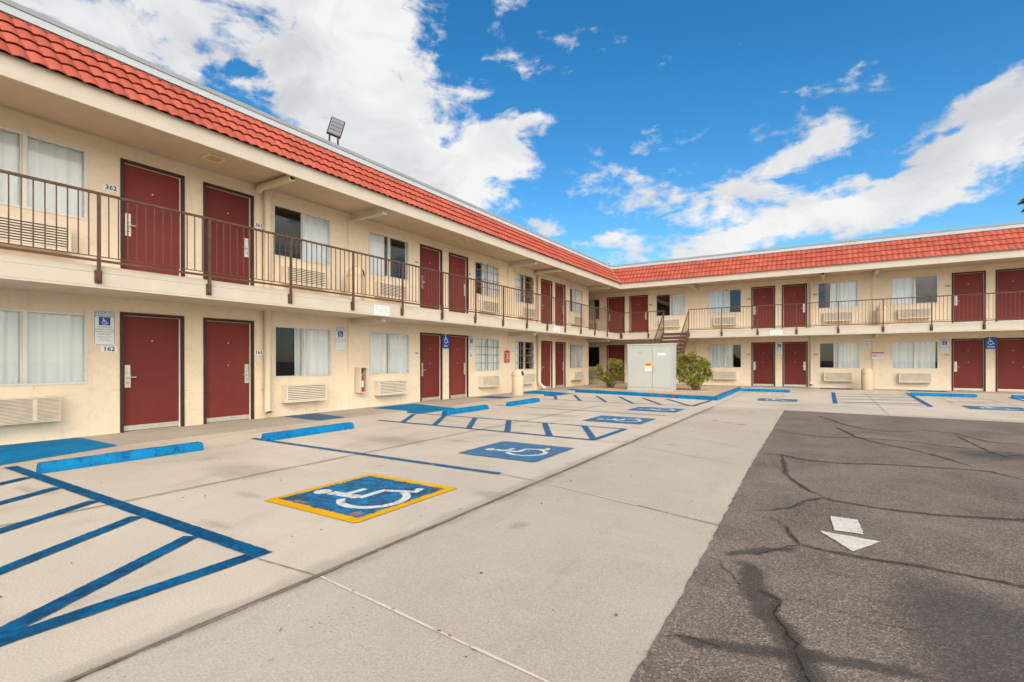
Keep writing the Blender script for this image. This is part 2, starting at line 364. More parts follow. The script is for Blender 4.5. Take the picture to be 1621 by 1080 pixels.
def asphalt_mat():
    m, N, L, B = new_mat('worn asphalt')
    v = coords(N, L, rnd=False)
    f = nz(N, L, v, 1.1, 9, 0.66, 0.4)
    c = mixc(N, L, ramp(N, L, f, [(0.32, 0.0), (0.68, 1.0)]), (0.122, 0.097, 0.077), (0.240, 0.186, 0.143))
    b2 = nz(N, L, v, 1.9, 6, 0.65, 0.5)
    c = mixc(N, L, ramp(N, L, b2, [(0.55, 0.0), (0.70, 0.55)]), c, (0.098, 0.082, 0.068))
    vo = N.new('ShaderNodeTexVoronoi'); vo.inputs['Scale'].default_value = 95; L.new(v, vo.inputs['Vector'])
    st = N.new('ShaderNodeSeparateXYZ'); L.new(vo.outputs['Color'], st.inputs[0])
    c = mixc(N, L, nmath(N, L, 'MULTIPLY', ramp(N, L, st.outputs[0], [(0.55, 0.0), (1.0, 1.0)]), 0.65), c, (0.36, 0.305, 0.25))
    c = mixc(N, L, nmath(N, L, 'MULTIPLY', ramp(N, L, st.outputs[1], [(0.6, 0.0), (1.0, 1.0)]), 0.5), c, (0.045, 0.039, 0.034))
    L.new(c, B.inputs['Base Color']); B.inputs['Specular IOR Level'].default_value = 0.2; B.inputs['Roughness'].default_value = 0.85
    h = nmath(N, L, 'ADD', vo.outputs['Distance'], nz(N, L, v, 60, 3, 0.6))
    bump(N, L, B, h, 0.55, 0.006)
    return m
M['asphalt'] = asphalt_mat()
M['crack'] = flat_paint_alpha('crack gap', (0.024, 0.020, 0.017), (0.045, 0.037, 0.031), (0.50, 0.60), 16, 0.95)
M['hairline'] = flat_paint_alpha('hairline joint', (0.26, 0.22, 0.17), (0.20, 0.17, 0.13), (0.56, 0.66), 14, 0.95, amount=0.8)

def road_paint(name, a, b, c, wear=(0.58, 0.68), wscale=6, amount=1.0, fine=0.5, edge=0.7, dark=0.6, dscale=11, dk=0.50):
    """thin road paint that frays at its edges and is worn through in patches and grains"""
    m, N, L, B = new_mat(name)
    v = coords(N, L)
    col = mixc(N, L, ramp(N, L, nz(N, L, v, 4.5, 6, 0.65, 0.4), [(0.40, 0.0), (0.60, 1.0)]), a, b)
    col = mixc(N, L, ramp(N, L, nz(N, L, v, dscale, 9, 0.74, 0.9), [(dk, 0.0), (dk + 0.10, dark)]), col, c)
    L.new(col, B.inputs['Base Color']); B.inputs['Roughness'].default_value = 0.8; B.inputs['Specular IOR Level'].default_value = 0.12
    at = N.new('ShaderNodeAttribute'); at.attribute_name = 'fade'
    ed = nmath(N, L, 'ADD', at.outputs['Fac'], nmath(N, L, 'MULTIPLY', nmath(N, L, 'SUBTRACT', nz(N, L, v, 17, 9, 0.75), 0.5), edge * 2.2))
    edge_a = ramp(N, L, ed, [(0.30, 0.0), (0.42, 1.0)])
    big = nz(N, L, v, wscale, 9, 0.72, 0.5)
    w1 = ramp(N, L, big, [(wear[0], 1.0), (wear[1], 1.0 - amount)])
    gr = nz(N, L, v, 75, 4, 0.75)
    w2 = ramp(N, L, nmath(N, L, 'ADD', gr, nmath(N, L, 'MULTIPLY', big, 0.55)), [(0.86, 1.0), (0.96, 1.0 - fine)])
    al = nmath(N, L, 'MULTIPLY', nmath(N, L, 'MULTIPLY', edge_a, w1), w2)
    L.new(al, B.inputs['Alpha'])
    return m
M['paint_dark'] = road_paint('fresh blue line paint', (0.001, 0.128, 0.280), (0.002, 0.088, 0.20), (0.006, 0.042, 0.105), (0.68, 0.76), 7, 0.8, 0.35, 0.5, 0.8, 11, .46)
M['paint_old'] = road_paint('faded blue line paint', (0.030, 0.15, 0.32), (0.035, 0.115, 0.25), (0.05, 0.10, 0.18), (0.50, 0.68), 7, 0.75, 0.75, 0.7, 0.5)
M['paint_box'] = road_paint('worn blue square paint', (0.010, 0.235, 0.47), (0.020, 0.165, 0.34), (0.030, 0.080, 0.150), (0.55, 0.66), 5, 0.65, 0.85, 0.6, 0.9, 8, .44)
M['paint_far'] = road_paint('faded blue square paint', (0.060, 0.20, 0.37), (0.065, 0.17, 0.30), (0.08, 0.13, 0.20), (0.50, 0.66), 5, 0.65, 0.8, 0.6, 0.5, 9)
M['paint_ramp'] = road_paint('blue ramp paint', (0.001, 0.185, 0.385), (0.002, 0.145, 0.305), (0.010, 0.085, 0.20), (0.68, 0.78), 4, 0.5, 0.3, 0.3, 0.35)
M['paint_ramp_old'] = road_paint('dull blue ramp paint', (0.05, 0.14, 0.27), (0.06, 0.12, 0.21), (0.07, 0.10, 0.15), (0.50, 0.70), 4, 0.7, 0.6, 0.5, 0.4)
M['paint_yellow'] = road_paint('yellow border paint', (0.78, 0.42, 0.004), (0.70, 0.36, 0.005), (0.60, 0.29, 0.010), (0.68, 0.74), 8, 0.8, 0.25, 0.3, 0.25)
M['paint_white'] = flat_paint_alpha('white symbol paint', (0.72, 0.71, 0.66), (0.62, 0.62, 0.58), (0.55, 0.66), 11, amount=0.9)
M['paint_arrow'] = road_paint('worn white arrow paint', (0.70, 0.66, 0.58), (0.62, 0.58, 0.51), (0.40, 0.36, 0.31), (0.60, 0.68), 22, 0.85, 0.8, 0.4, 0.45, 40)
def film(name, col, dens, nscale=6):
    """soft stain lying on the pavement, strongest where the 'fade' value is high"""
    m, N, L, B = new_mat(name)
    v = coords(N, L, rnd=False)
    B.inputs['Base Color'].default_value = (*col, 1); B.inputs['Roughness'].default_value = 0.85; B.inputs['Specular IOR Level'].default_value = 0.2
    at = N.new('ShaderNodeAttribute'); at.attribute_name = 'fade'
    f = nmath(N, L, 'ADD', at.outputs['Fac'], nmath(N, L, 'MULTIPLY', nmath(N, L, 'SUBTRACT', nz(N, L, v, nscale, 9, 0.72, 0.3), 0.5), 1.5))
    L.new(ramp(N, L, f, [(0.22, 0.0), (0.85, dens)]), B.inputs['Alpha'])
    return m
M['stain'] = film('brown pavement stain', (0.20, 0.155, 0.105), 0.15, 5)
M['tyre'] = film('tyre grime', (0.11, 0.095, 0.08), 0.13, 4)
M['seal'] = film('crack seal film', (0.090, 0.075, 0.063), 0.55, 12)
M['patch'] = film('darker asphalt patch', (0.098, 0.088, 0.084), 0.42, 2.5)

def stop_mat():
    m, N, L, B = new_mat('bright blue concrete paint')
    v = coords(N, L)
    f = nz(N, L, v, 5, 5, 0.6)
    c = mixc(N, L, ramp(N, L, f, [(0.35, 0.0), (0.65, 1.0)]), (0.001, 0.148, 0.35), (0.002, 0.215, 0.455))
    ck = nz(N, L, v, 13, 9, 0.7, 1.2)
    c = mixc(N, L, ramp(N, L, ck, [(0.53, 0.0), (0.60, 0.85)]), c, (0.004, 0.062, 0.19))
    ch = nz(N, L, v, 7, 8, 0.7, 0.2)
    c = mixc(N, L, ramp(N, L, ch, [(0.71, 0.0), (0.735, 1.0)]), c, (0.26, 0.25, 0.22))
    L.new(c, B.inputs['Base Color']); B.inputs['Roughness'].default_value = 0.55; B.inputs['Specular IOR Level'].default_value = 0.15
    bump(N, L, B, ck, 0.5, 0.012)
    return m
M['stop'] = stop_mat()

def gravel_mat():
    m, N, L, B = new_mat('tan gravel')
    v = coords(N, L, rnd=False)
    vo = N.new('ShaderNodeTexVoronoi'); vo.inputs['Scale'].default_value = 22; L.new(v, vo.inputs['Vector'])
    st = N.new('ShaderNodeSeparateXYZ'); L.new(vo.outputs['Color'], st.inputs[0])
    c = mixc(N, L, st.outputs[0], (0.50, 0.32, 0.19), (0.72, 0.52, 0.345))
    c = mixc(N, L, ramp(N, L, nz(N, L, v, 1.2, 5), [(0.5, 0), (0.75, 0.5)]), c, (0.34, 0.21, 0.13))
    L.new(c, B.inputs['Base Color']); B.inputs['Roughness'].default_value = 0.95
    bump(N, L, B, vo.outputs['Distance'], 0.9, 0.03)
    return m
M['gravel'] = gravel_mat()
M['earth'] = plain('street and ground beyond', (0.17, 0.15, 0.125), 0.95, var=0.2, vscale=0.05)

# ------------------------------------------------------------------ mesh helpers
class MB:
    def __init__(self): self.v = []; self.f = []; self.fm = []; self.mi = 0; self.va = []
    def add(self, vs, fs, va=None):
        o = len(self.v); self.v += [tuple(p) for p in vs]
        self.va += list(va) if va else [None] * len(vs)
        for f in fs: self.f.append(tuple(i + o for i in f)); self.fm.append(self.mi)
    def quad(self, a, b, c, d): self.add([a, b, c, d], [(0, 1, 2, 3)])
    def poly(self, ps): self.add(ps, [tuple(range(len(ps)))])
    def box(self, x0, x1, y0, y1, z0, z1):
        self.add([(x0, y0, z0), (x1, y0, z0), (x1, y1, z0), (x0, y1, z0), (x0, y0, z1), (x1, y0, z1), (x1, y1, z1), (x0, y1, z1)],
                 [(3, 2, 1, 0), (4, 5, 6, 7), (0, 1, 5, 4), (1, 2, 6, 5), (2, 3, 7, 6), (3, 0, 4, 7)])
    def obox(self, a, b, w, h, up=(0, 0, 1)):
        """box bar from a to b, w across, h along up"""
        a = Vector(a); b = Vector(b); d = (b - a).normalized(); up = Vector(up)
        s = d.cross(up).normalized() * (w / 2); t = s.cross(d).normalized() * (h / 2)
        vs = [a - s - t, a + s - t, a + s + t, a - s + t, b - s - t, b + s - t, b + s + t, b - s + t]
        self.add(vs, [(3, 2, 1, 0), (4, 5, 6, 7), (0, 1, 5, 4), (1, 2, 6, 5), (2, 3, 7, 6), (3, 0, 4, 7)])
    def tube(self, pts, rs, n=12, caps=True):
        pts = [Vector(p) for p in pts]
        if isinstance(rs, (int, float)): rs = [rs] * len(pts)
        vs = []; fs = []
        ref = Vector((0, 0, 1))
        d0 = (pts[1] - pts[0]).normalized()
        if abs(d0.dot(ref)) > 0.95: ref = Vector((1, 0, 0))
        for i, p in enumerate(pts):
            if i == 0: d = pts[1] - p
            elif i == len(pts) - 1: d = p - pts[-2]
            else: d = (pts[i + 1] - p).normalized() + (p - pts[i - 1]).normalized()
            d.normalize()
            s = d.cross(ref)
            if s.length < 1e-4: s = d.cross(Vector((0, 1, 0)))
            s.normalize(); t = s.cross(d)
            ref = t
            for k in range(n):
                a = 2 * pi * k / n
                vs.append(p + s * (cos(a) * rs[i]) + t * (sin(a) * rs[i]))
        for i in range(len(pts) - 1):
            for k in range(n):
                k2 = (k + 1) % n
                fs.append((i * n + k, i * n + k2, (i + 1) * n + k2, (i + 1) * n + k))
        if caps:
            fs.append(tuple(range(n - 1, -1, -1))); fs.append(tuple((len(pts) - 1) * n + k for k in range(n)))
        self.add(vs, fs)
    def lathe(self, prof, n=24, c=(0, 0)):
        vs = []; fs = []
        for r, z in prof:
            for k in range(n): vs.append((c[0] + r * cos(2 * pi * k / n), c[1] + r * sin(2 * pi * k / n), z))
        for i in range(len(prof) - 1):
            for k in range(n):
                k2 = (k + 1) % n
                fs.append((i * n + k, i * n + k2, (i + 1) * n + k2, (i + 1) * n + k))
        fs.append(tuple(range(n - 1, -1, -1))); fs.append(tuple((len(prof) - 1) * n + k for k in range(n)))
        self.add(vs, fs)
    def prism(self, prof, x0, x1):
        """profile of (y, z) points extruded along x"""
        n = len(prof)
        vs = [(x0, y, z) for y, z in prof] + [(x1, y, z) for y, z in prof]
        fs = [(i, (i + 1) % n, n + (i + 1) % n, n + i) for i in range(n)] + [tuple(range(n - 1, -1, -1)), tuple(range(n, 2 * n))]
        self.add(vs, fs)
    def build(self, name, mat, parent=None, bevel=0.0, smooth=False, mtx=None, fix=True):
        me = bpy.data.meshes.new(name)
        vs = self.v if mtx is None else [tuple(mtx @ Vector(p)) for p in self.v]
        me.from_pydata(vs, [], self.f)
        for m in (mat if isinstance(mat, (list, tuple)) else [mat]): me.materials.append(m)
        for p, i in zip(me.polygons, self.fm): p.material_index = i
        if any(a is not None for a in self.va):
            at = me.attributes.new('fade', 'FLOAT', 'POINT')
            at.data.foreach_set('value', [1.0 if a is None else a for a in self.va])
        bm = bmesh.new(); bm.from_mesh(me)
        if fix: bmesh.ops.recalc_face_normals(bm, faces=bm.faces)
        if bevel:
            bmesh.ops.bevel(bm, geom=[e for e in bm.edges if len(e.link_faces) == 2 and e.calc_face_angle(0) > 0.5], offset=bevel, segments=2, affect='EDGES', profile=0.7, clamp_overlap=True)
        bm.to_mesh(me); bm.free()
        if smooth:
            for p in me.polygons: p.use_smooth = True
            if smooth != 'all':
                me.set_sharp_from_angle(angle=radians(40))
        o = bpy.data.objects.new(name, me); COL.objects.link(o)
        if parent is not None: o.parent = parent
        return o

def empty(name, loc=(0, 0, 0), rz=0.0, parent=None):
    o = bpy.data.objects.new(name, None); COL.objects.link(o)
    o.location = loc; o.rotation_euler = (0, 0, rz); o.empty_display_size = 0.2
    if parent: o.parent = parent
    return o
def tag(o, label=None, cat=None, group=None, kind=None):
    if label: o['label'] = label
    if cat: o['category'] = cat
    if group: o['group'] = group
    if kind: o['kind'] = kind
    return o
def thing(name, label, cat, loc=(0, 0, 0), rz=0.0, group=None):
    return tag(empty(name, loc, rz), label, cat, group)
KIDS = {}
def copy_tree(o, parent=None):
    c = o.copy(); COL.objects.link(c); c.parent = parent
    for ch in list(o.children): copy_tree(ch, c)
    return c

_fc = {}
def text_polys(s, size, bold=0.0, serif_w=1.0, align='CENTER'):
    """writing as flat faces in x/z around the origin: (verts, faces, width)"""
    key = (s, size, bold, serif_w, align)
    if key in _fc: return _fc[key]
    cu = bpy.data.curves.new('writing', 'FONT'); cu.body = s; cu.size = size; cu.align_x = align; cu.align_y = 'CENTER'
    cu.resolution_u = 2; cu.offset = bold * size; cu.fill_mode = 'FRONT'
    o = bpy.data.objects.new('writing', cu); COL.objects.link(o)
    dg = bpy.context.evaluated_depsgraph_get(); dg.update()
    me = o.evaluated_get(dg).to_mesh()
    vs = [(v.co.x * serif_w, 0.0, v.co.y) for v in me.vertices]; fs = [tuple(p.vertices) for p in me.polygons]
    o.evaluated_get(dg).to_mesh_clear()
    bpy.data.objects.remove(o); bpy.data.curves.remove(cu)
    _fc[key] = (vs, fs)
    return vs, fs
def put_text(mb, s, x, y, z, size, bold=0.0, sx=1.0, width=None):
    vs, fs = text_polys(s, size, bold, sx)
    if not vs: return
    k = 1.0
    if width:
        w = max(v[0] for v in vs) - min(v[0] for v in vs); k = min(1.0, width / w) if w else 1.0
    mb.add([(x + v[0] * k, y, z + v[2]) for v in vs], fs)

def stroke(mb, pts, w, emit, y=0.0):
    """one even ribbon along 2D points; emit(x, z) -> 3D"""
    n = len(pts); left = []; right = []
    for i, p in enumerate(pts):
        p = Vector(p)
        if i == 0: d = Vector(pts[1]) - p
        elif i == n - 1: d = p - Vector(pts[-2])
        else: d = (Vector(pts[i + 1]) - p).normalized() + (p - Vector(pts[i - 1])).normalized()
        d.normalize(); nn = Vector((-d.y, d.x)) * (w / 2)
        left.append(p + nn); right.append(p - nn)
    vs = [emit(*q) for q in left] + [emit(*q) for q in right]
    mb.add(vs, [(i, i + 1, n + i + 1, n + i) for i in range(n - 1)])

def access_symbol(mb, emit, dz=0.0008):
    """wheelchair figure in a unit square; emit(x, z, layer) -> 3D"""
    e = lambda k: (lambda x, z: emit(x, z, k * dz))
    head = [(0.37 + 0.078 * cos(a * pi / 7), 0.89 + 0.078 * sin(a * pi / 7)) for a in range(14)]
    mb.poly([e(0)(*p) for p in head])
    stroke(mb, [(0.385, 0.80), (0.40, 0.62), (0.42, 0.47)], 0.10, e(1))
    stroke(mb, [(0.40, 0.45), (0.68, 0.45), (0.79, 0.17), (0.90, 0.215)], 0.075, e(2))
    stroke(mb, [(0.42, 0.635), (0.63, 0.635)], 0.065, e(3))
    arc = [(0.46 + 0.27 * cos(radians(a)), 0.33 + 0.27 * sin(radians(a))) for a in range(125, 346, 10)]
    stroke(mb, arc, 0.07, e(4))

# ------------------------------------------------------------------ setting: ground
XW, YW = -10.42, 26.80          # facades of the two wings
SX, SY = -9.05, 25.05           # balcony and eave faces
def sheet(name, pts, z, mat, parent=None, jit=0.0, seg=0.0, kind='structure'):
    P = []
    for i, p in enumerate(pts):
        q = pts[(i + 1) % len(pts)]
        n = max(1, int(math.hypot(q[0] - p[0], q[1] - p[1]) / seg)) if seg else 1
        for k in range(n):
            t = k / n
            P.append((p[0] + (q[0] - p[0]) * t + random.uniform(-jit, jit), p[1] + (q[1] - p[1]) * t + random.uniform(-jit, jit)))
    mb = MB(); mb.poly([(x, y, z) for x, y in P])
    o = mb.build(name, mat, parent, fix=False)
    if kind: o['kind'] = kind
    return o
def strip(pts, w, z, wj=0.0, mb=None):
    mb = mb or MB()
    n = len(pts); l = []; r = []
    for i, p in enumerate(pts):
        p = Vector(p)
        d = (Vector(pts[min(n - 1, i + 1)]) - Vector(pts[max(0, i - 1)])).normalized()
        nn = Vector((-d.y, d.x)) * (w / 2)
        a = p + nn * (1 + random.uniform(-wj, wj)); b = p - nn * (1 + random.uniform(-wj, wj))
        l.append((a.x, a.y, z)); r.append((b.x, b.y, z))
    mb.add(l + r, [(i, i + 1, n + i + 1, n + i) for i in range(n - 1)])
    return mb
def soft_strip(mb, pts, w, z, wj=0.3):
    n = len(pts); offs = (-.5, -.22, 0, .22, .5); va = (0.0, .75, 1.0, .75, 0.0); vs = []; vv = []
    for i, p in enumerate(pts):
        d = (Vector(pts[min(n - 1, i + 1)]) - Vector(pts[max(0, i - 1)])).normalized(); nn = Vector((-d.y, d.x)); k = w * (1 + random.uniform(-wj, wj))
        e = min(1.0, min(i, n - 1 - i) / 2.0)
        for o_, a in zip(offs, va):
            q = Vector(p) + nn * (o_ * k); vs.append((q.x, q.y, z)); vv.append(a * (.15 + .85 * e))
    mb.add(vs, [(i * 5 + k, i * 5 + k + 1, i * 5 + k + 6, i * 5 + k + 5) for i in range(n - 1) for k in range(4)], vv)
def blob(mb, x, y, rx, ry, z, n=18):
    vs = [(x, y, z)]; vv = [1.0]
    for r, a in ((.35, .8), (.7, .4), (1.0, 0.0)):
        for k in range(n): vs.append((x + rx * r * cos(2 * pi * k / n), y + ry * r * sin(2 * pi * k / n), z)); vv.append(a)
    fs = [(0, 1 + k, 1 + (k + 1) % n) for k in range(n)]
    for j in range(2): fs += [(1 + j * n + k, 1 + (j + 1) * n + k, 1 + (j + 1) * n + (k + 1) % n, 1 + j * n + (k + 1) % n) for k in range(n)]
    mb.add(vs, fs, vv)
def dense(pts, step, jit):
    out = []
    for i in range(len(pts) - 1):
        a = Vector(pts[i]); b = Vector(pts[i + 1]); n = max(1, int((b - a).length / step))
        for k in range(n):
            q = a.lerp(b, k / n)
            out.append((q.x + random.uniform(-jit, jit), q.y + random.uniform(-jit, jit)))
    out.append(tuple(pts[-1]))
    return out

sheet('ground', [(-600, -600), (600, -600), (600, 600), (-600, 600)], -0.03, M['earth'])
lot = sheet('parking_lot', [(-10.6, -14), (30, -14), (30, 27), (-10.6, 27)], 0.0, M['concrete'])
sheet('driveway_slab', [(-2.68, -14), (30, -14), (30, 15.2), (-2.70, 15.2)], 0.003, M['concrete_b'], lot)
asph = sheet('asphalt_drive', [(-0.68, -14), (30, -14), (30, 12.6), (3.5, 14.62), (-0.92, 15.02), (-0.80, 7.0), (-0.72, 4.2), (-0.68, 2.4)], 0.007, M['asphalt'], None, 0.010, 0.09)

ZC = 0.012
CR = [
 ('c1',[(-0.50,4.85),(-0.39,4.96),(-0.24,5.14),(-0.17,5.43),(-0.02,5.64),(0.08,5.58),(0.39,5.50),(0.81,5.52),(1.39,5.73),(2.4,5.9)],1),
 ('c2',[(-0.51,7.90),(-0.40,6.66),(-0.26,6.17),(-0.14,5.88),(-0.00,5.68)],1),
 ('c3',[(-0.81,7.83),(-0.52,7.89),(-0.24,7.65),(0.11,7.63),(0.66,7.85),(1.17,7.96),(1.65,8.01),(1.84,7.61)],1),
 ('c4',[(-0.16,14.00),(0.31,12.33),(0.66,11.65),(1.03,11.48),(1.58,12.01),(1.96,11.85),(2.23,10.87),(2.62,10.81)],1),
 ('c5',[(0.17,11.77),(0.44,10.39),(0.66,9.90),(1.08,9.35),(1.35,8.83),(1.54,8.27)],1),
 ('c6',[(-0.81,11.89),(-0.44,11.32),(0.16,11.55)],0),
 ('c6b',[(-0.69,10.42),(-0.04,10.10),(0.44,10.33),(1.19,10.22),(1.92,9.86)],1),
 ('c7',[(-0.41,4.73),(-0.28,4.54),(-0.22,4.28),(-0.15,4.13),(-0.00,4.08),(0.27,4.07),(0.54,4.09),(0.78,4.06),(0.98,4.05),(2.0,3.9)],1),
 ('c8',[(-0.39,3.76),(-0.31,3.90),(-0.16,4.10)],1),
 ('c9',[(-0.33,3.18),(-0.27,3.16),(-0.22,3.10),(-0.22,2.91),(-0.17,2.79),(-0.12,2.67),(-0.10,2.54),(-0.07,2.43),(0.0,1.7)],1),
 ('c10',[(-0.22,3.10),(-0.10,3.18),(0.02,3.15),(0.17,3.09),(0.31,3.09),(0.45,3.13)],0),
 ('c11',[(1.93,11.48),(1.97,10.28),(1.99,9.66),(2.09,9.39),(2.34,9.65)],1),
 ('d1',[(-0.69,3.58),(-0.59,3.48),(-0.50,3.33),(-0.42,3.20)],0),
 ('d2',[(-0.66,2.40),(-0.58,2.46),(-0.49,2.45),(-0.41,2.45)],0),
]
seal = MB(); crk = MB()
for k, pts, s in CR:
    L_ = dense(pts, 0.045, 0.013)
    strip(L_, 0.0075 if s else 0.005, ZC + 0.003 + random.uniform(0, 0.0008), 0.7, crk)
    if s: soft_strip(seal, dense(pts, 0.12, 0.012), 0.085, ZC + random.uniform(0, 0.0015), 0.55)
for pts, w in (([(-0.45,3.64),(-0.39,3.43),(-0.34,3.17),(-0.28,2.96),(-0.19,2.79),(-0.10,2.55),(0.0,2.2)], 0.15), ([(-0.66,3.62),(-0.57,3.67),(-0.39,3.84),(-0.14,4.06)], 0.09),
               ([(-0.66,2.43),(-0.53,2.45),(-0.37,2.49),(-0.22,2.53),(-0.02,2.61),(0.4,2.7)], 0.09)):
    soft_strip(seal, dense(pts, 0.06, 0.012), w * 1.35, ZC - 0.003 + random.uniform(0, 0.0015), 0.3)
pt = MB()
soft_strip(pt, dense([(0.62, 4.1), (0.66, 3.2), (0.75, 2.2), (0.8, 1.0)], 0.3, 0.02), 1.05, ZC - 0.0045, 0.06); soft_strip(pt, dense([(1.2, 9.6), (3.0, 9.2)], 0.4, 0.03), 1.3, ZC - 0.0044, 0.1)
o = pt.build('asphalt_patch', M['patch'], asph, fix=False); o['kind'] = 'structure'
o = seal.build('crack_seal', M['seal'], asph, fix=False); o['kind'] = 'structure'
o = crk.build('crack', M['crack'], asph, fix=False); o['kind'] = 'structure'
# the white arrow on the asphalt, worn into two pieces
ar = MB()
for ps in ([(0.03,5.02),(0.23,5.02),(0.25,4.60),(0.05,4.59)], [(-0.05,4.54),(0.35,4.50),(0.16,4.15)]):
    P = []
    for i, p in enumerate(ps):
        q = ps[(i + 1) % len(ps)]
        for k in range(8):
            t = k / 8; P.append((p[0] + (q[0] - p[0]) * t + random.uniform(-.004, .004), p[1] + (q[1] - p[1]) * t + random.uniform(-.006, .006), 0.0135))
    cxm = sum(q[0] for q in P) / len(P); cym = sum(q[1] for q in P) / len(P); n_ = len(P)
    ar.add(P + [(q[0] + (cxm - q[0]) * .16, q[1] + (cym - q[1]) * .16, 0.0135) for q in P] + [(cxm, cym, 0.0135)], [(k, (k + 1) % n_, n_ + (k + 1) % n_, n_ + k) for k in range(n_)] + [(n_ + k, n_ + (k + 1) % n_, 2 * n_) for k in range(n_)], [0.05] * n_ + [1.0] * (n_ + 1))
o = ar.build('direction_arrow', M['paint_arrow'], asph, fix=False); o['kind'] = 'structure'

# joints in the concrete
def joint(name, pts, w, z, mat, wj=0.45, step=0.25, jit=0.004):
    o = strip(dense(pts, step, jit), w, z, wj).build(name, mat, lot, fix=False); o['kind'] = 'structure'
joint('expansion_joint', [(-2.66, -6), (-2.655, 2), (-2.67, 6), (-2.71, 15.2)], 0.024, 0.008, M['joint'], 0.5)
joint('expansion_joint', [(-2.635, -6), (-2.63, 2), (-2.64, 6), (-2.69, 15.2)], 0.006, 0.010, M['crack'], 0.3)
joint('contraction_joint', [(-5.62, -6), (-5.63, 16)], 0.012, 0.006, M['hairline'])
joint('contraction_joint', [(-9.0, 8.6), (-2.7, 8.6)], 0.010, 0.006, M['hairline'])
for (a, b), m, w in ((((-2.62, 1.97), (-0.70, 1.80)), 'caulk', 0.016), (((-3.22, 1.93), (-2.68, 1.97)), 'hairline', 0.010), (((-2.5, 4.74), (-1.45, 4.47)), 'caulk', 0.016), (((-1.45, 4.47), (-0.73, 4.28)), 'hairline', 0.012),
                  (((-2.6, 7.63), (-1.0, 6.95)), 'caulk', 0.016), (((-2.63, 9.17), (-0.86, 8.24)), 'caulk', 0.018), (((-2.66, 12.07), (-0.95, 10.86)), 'caulk', 0.018),
                  (((-3.2, 12.1), (-2.7, 12.1)), 'hairline', 0.012), (((-3.2, 4.87), (-2.7, 4.8)), 'hairline', 0.010), (((-2.7, 15.2), (2.0, 15.2)), 'hairline', 0.012), (((-2.7, 15.2), (-2.9, 25)), 'hairline', 0.012),
                  (((-3.2, 7.76), (-2.7, 7.7)), 'hairline', 0.010), (((1.3, 15), (1.35, 25)), 'hairline', 0.012)):
    joint('slab_joint', [a, b], w, 0.009, M[m])
rm = MB()
for (x, y) in ((-2.05, 11.65), (-1.72, 11.40), (-1.45, 11.22), (-2.3, 1.945), (-1.95, 1.915), (-1.60, 1.88), (-1.53, 1.875), (-2.0, 14.3), (-1.6, 14.1)):
    s = 0.016 if y < 5 else 0.10
    rm.poly([(x + s * (0.6 + 0.5 * random.random()) * cos(a), y + s * 0.5 * (0.6 + 0.5 * random.random()) * sin(a), 0.011) for a in [i * pi / 4 for i in range(8)]])
o = rm.build('spray_mark', M['red_mark'], lot, fix=False); o['kind'] = 'structure'

# painted lines of the stalls
def line(a, b, w, mat='paint_old', z=0.013, n=None):
    mb = MB(); a = Vector(a); b = Vector(b); L_ = (b - a).length
    k = n or max(2, int(L_ / 0.12)); d = (b - a).normalized(); nn = Vector((-d.y, d.x)) * w / 2
    vs = []; vv = []
    for i in range(k + 1):
        p = a.lerp(b, i / k)
        for o_, f in ((-1.12, 0.0), (-.72, 1.0), (.72, 1.0), (1.12, 0.0)):
            q = p + nn * (o_ + random.uniform(-.04, .04)); vs.append((q.x, q.y, z)); vv.append(f)
    mb.add(vs, [(i * 4 + m_, i * 4 + m_ + 1, i * 4 + m_ + 5, i * 4 + m_ + 4) for i in range(k) for m_ in range(3)], vv)
    o = mb.build('painted_line', M[mat], lot, fix=False); o['kind'] = 'structure'
_z = [0.0070]
def lz():
    _z[0] += 0.0003
    if _z[0] > 0.0100: _z[0] = 0.0070
    return _z[0]
# near access aisle, left foreground
line((-8.68, 1.975), (-3.25, 1.995), 0.125, 'paint_dark', lz())
line((-3.31, 1.93), (-3.31, 0.2), 0.13, 'paint_dark', lz())
for a, b, w in (((-4.06, 1.915), (-3.30, 0.55), 0.125), ((-4.97, 1.915), (-4.10, 0.40), 0.125), ((-5.87, 1.915), (-5.0, 0.38), 0.125), ((-6.82, 1.915), (-5.9, 0.35), 0.125), ((-7.70, 1.90), (-6.8, 0.3), 0.12)):
    line(a, b, w, 'paint_dark', lz())
line((-8.55, 0.05), (-3.25, 0.05), 0.125, 'paint_dark', lz())
line((-8.3, 4.885), (-3.22, 4.88), 0.10, 'paint_old', lz())
# middle aisle
line((-8.45, 7.86), (-3.27, 7.77), 0.09, 'paint_old', lz()); line((-8.70, 9.40), (-3.29, 9.36), 0.075, 'paint_old', lz()); line((-3.28, 9.36), (-3.28, 7.77), 0.12, 'paint_old', lz())
for a, b in (((-8.74, 9.36), (-7.72, 7.88)), ((-7.77, 9.33), (-6.80, 7.84)), ((-6.85, 9.33), (-5.91, 7.83)), ((-5.93, 9.33), (-5.01, 7.83)), ((-5.03, 9.33), (-4.10, 7.78)), ((-4.12, 9.32), (-3.30, 7.85))):
    line(a, b, 0.12, 'paint_old', lz())
line((-8.28, 12.31), (-3.22, 12.10), 0.055, 'paint_old', lz())
line((-8.9, 15.2), (-3.28, 15.02), 0.06, 'paint_old', lz()); line((-3.26, 15.0), (-3.19, 17.4), 0.12, 'paint_old', lz())
for a, b in (((-8.80, 17.09), (-7.78, 15.25)), ((-8.20, 17.60), (-6.84, 15.15)), ((-7.28, 17.55), (-5.94, 15.13)), ((-6.40, 17.60), (-5.0, 14.99)), ((-5.48, 17.42), (-4.15, 15.02)), ((-4.58, 17.30), (-3.33, 15.09))):
    line(a, b, 0.11, 'paint_old', lz())
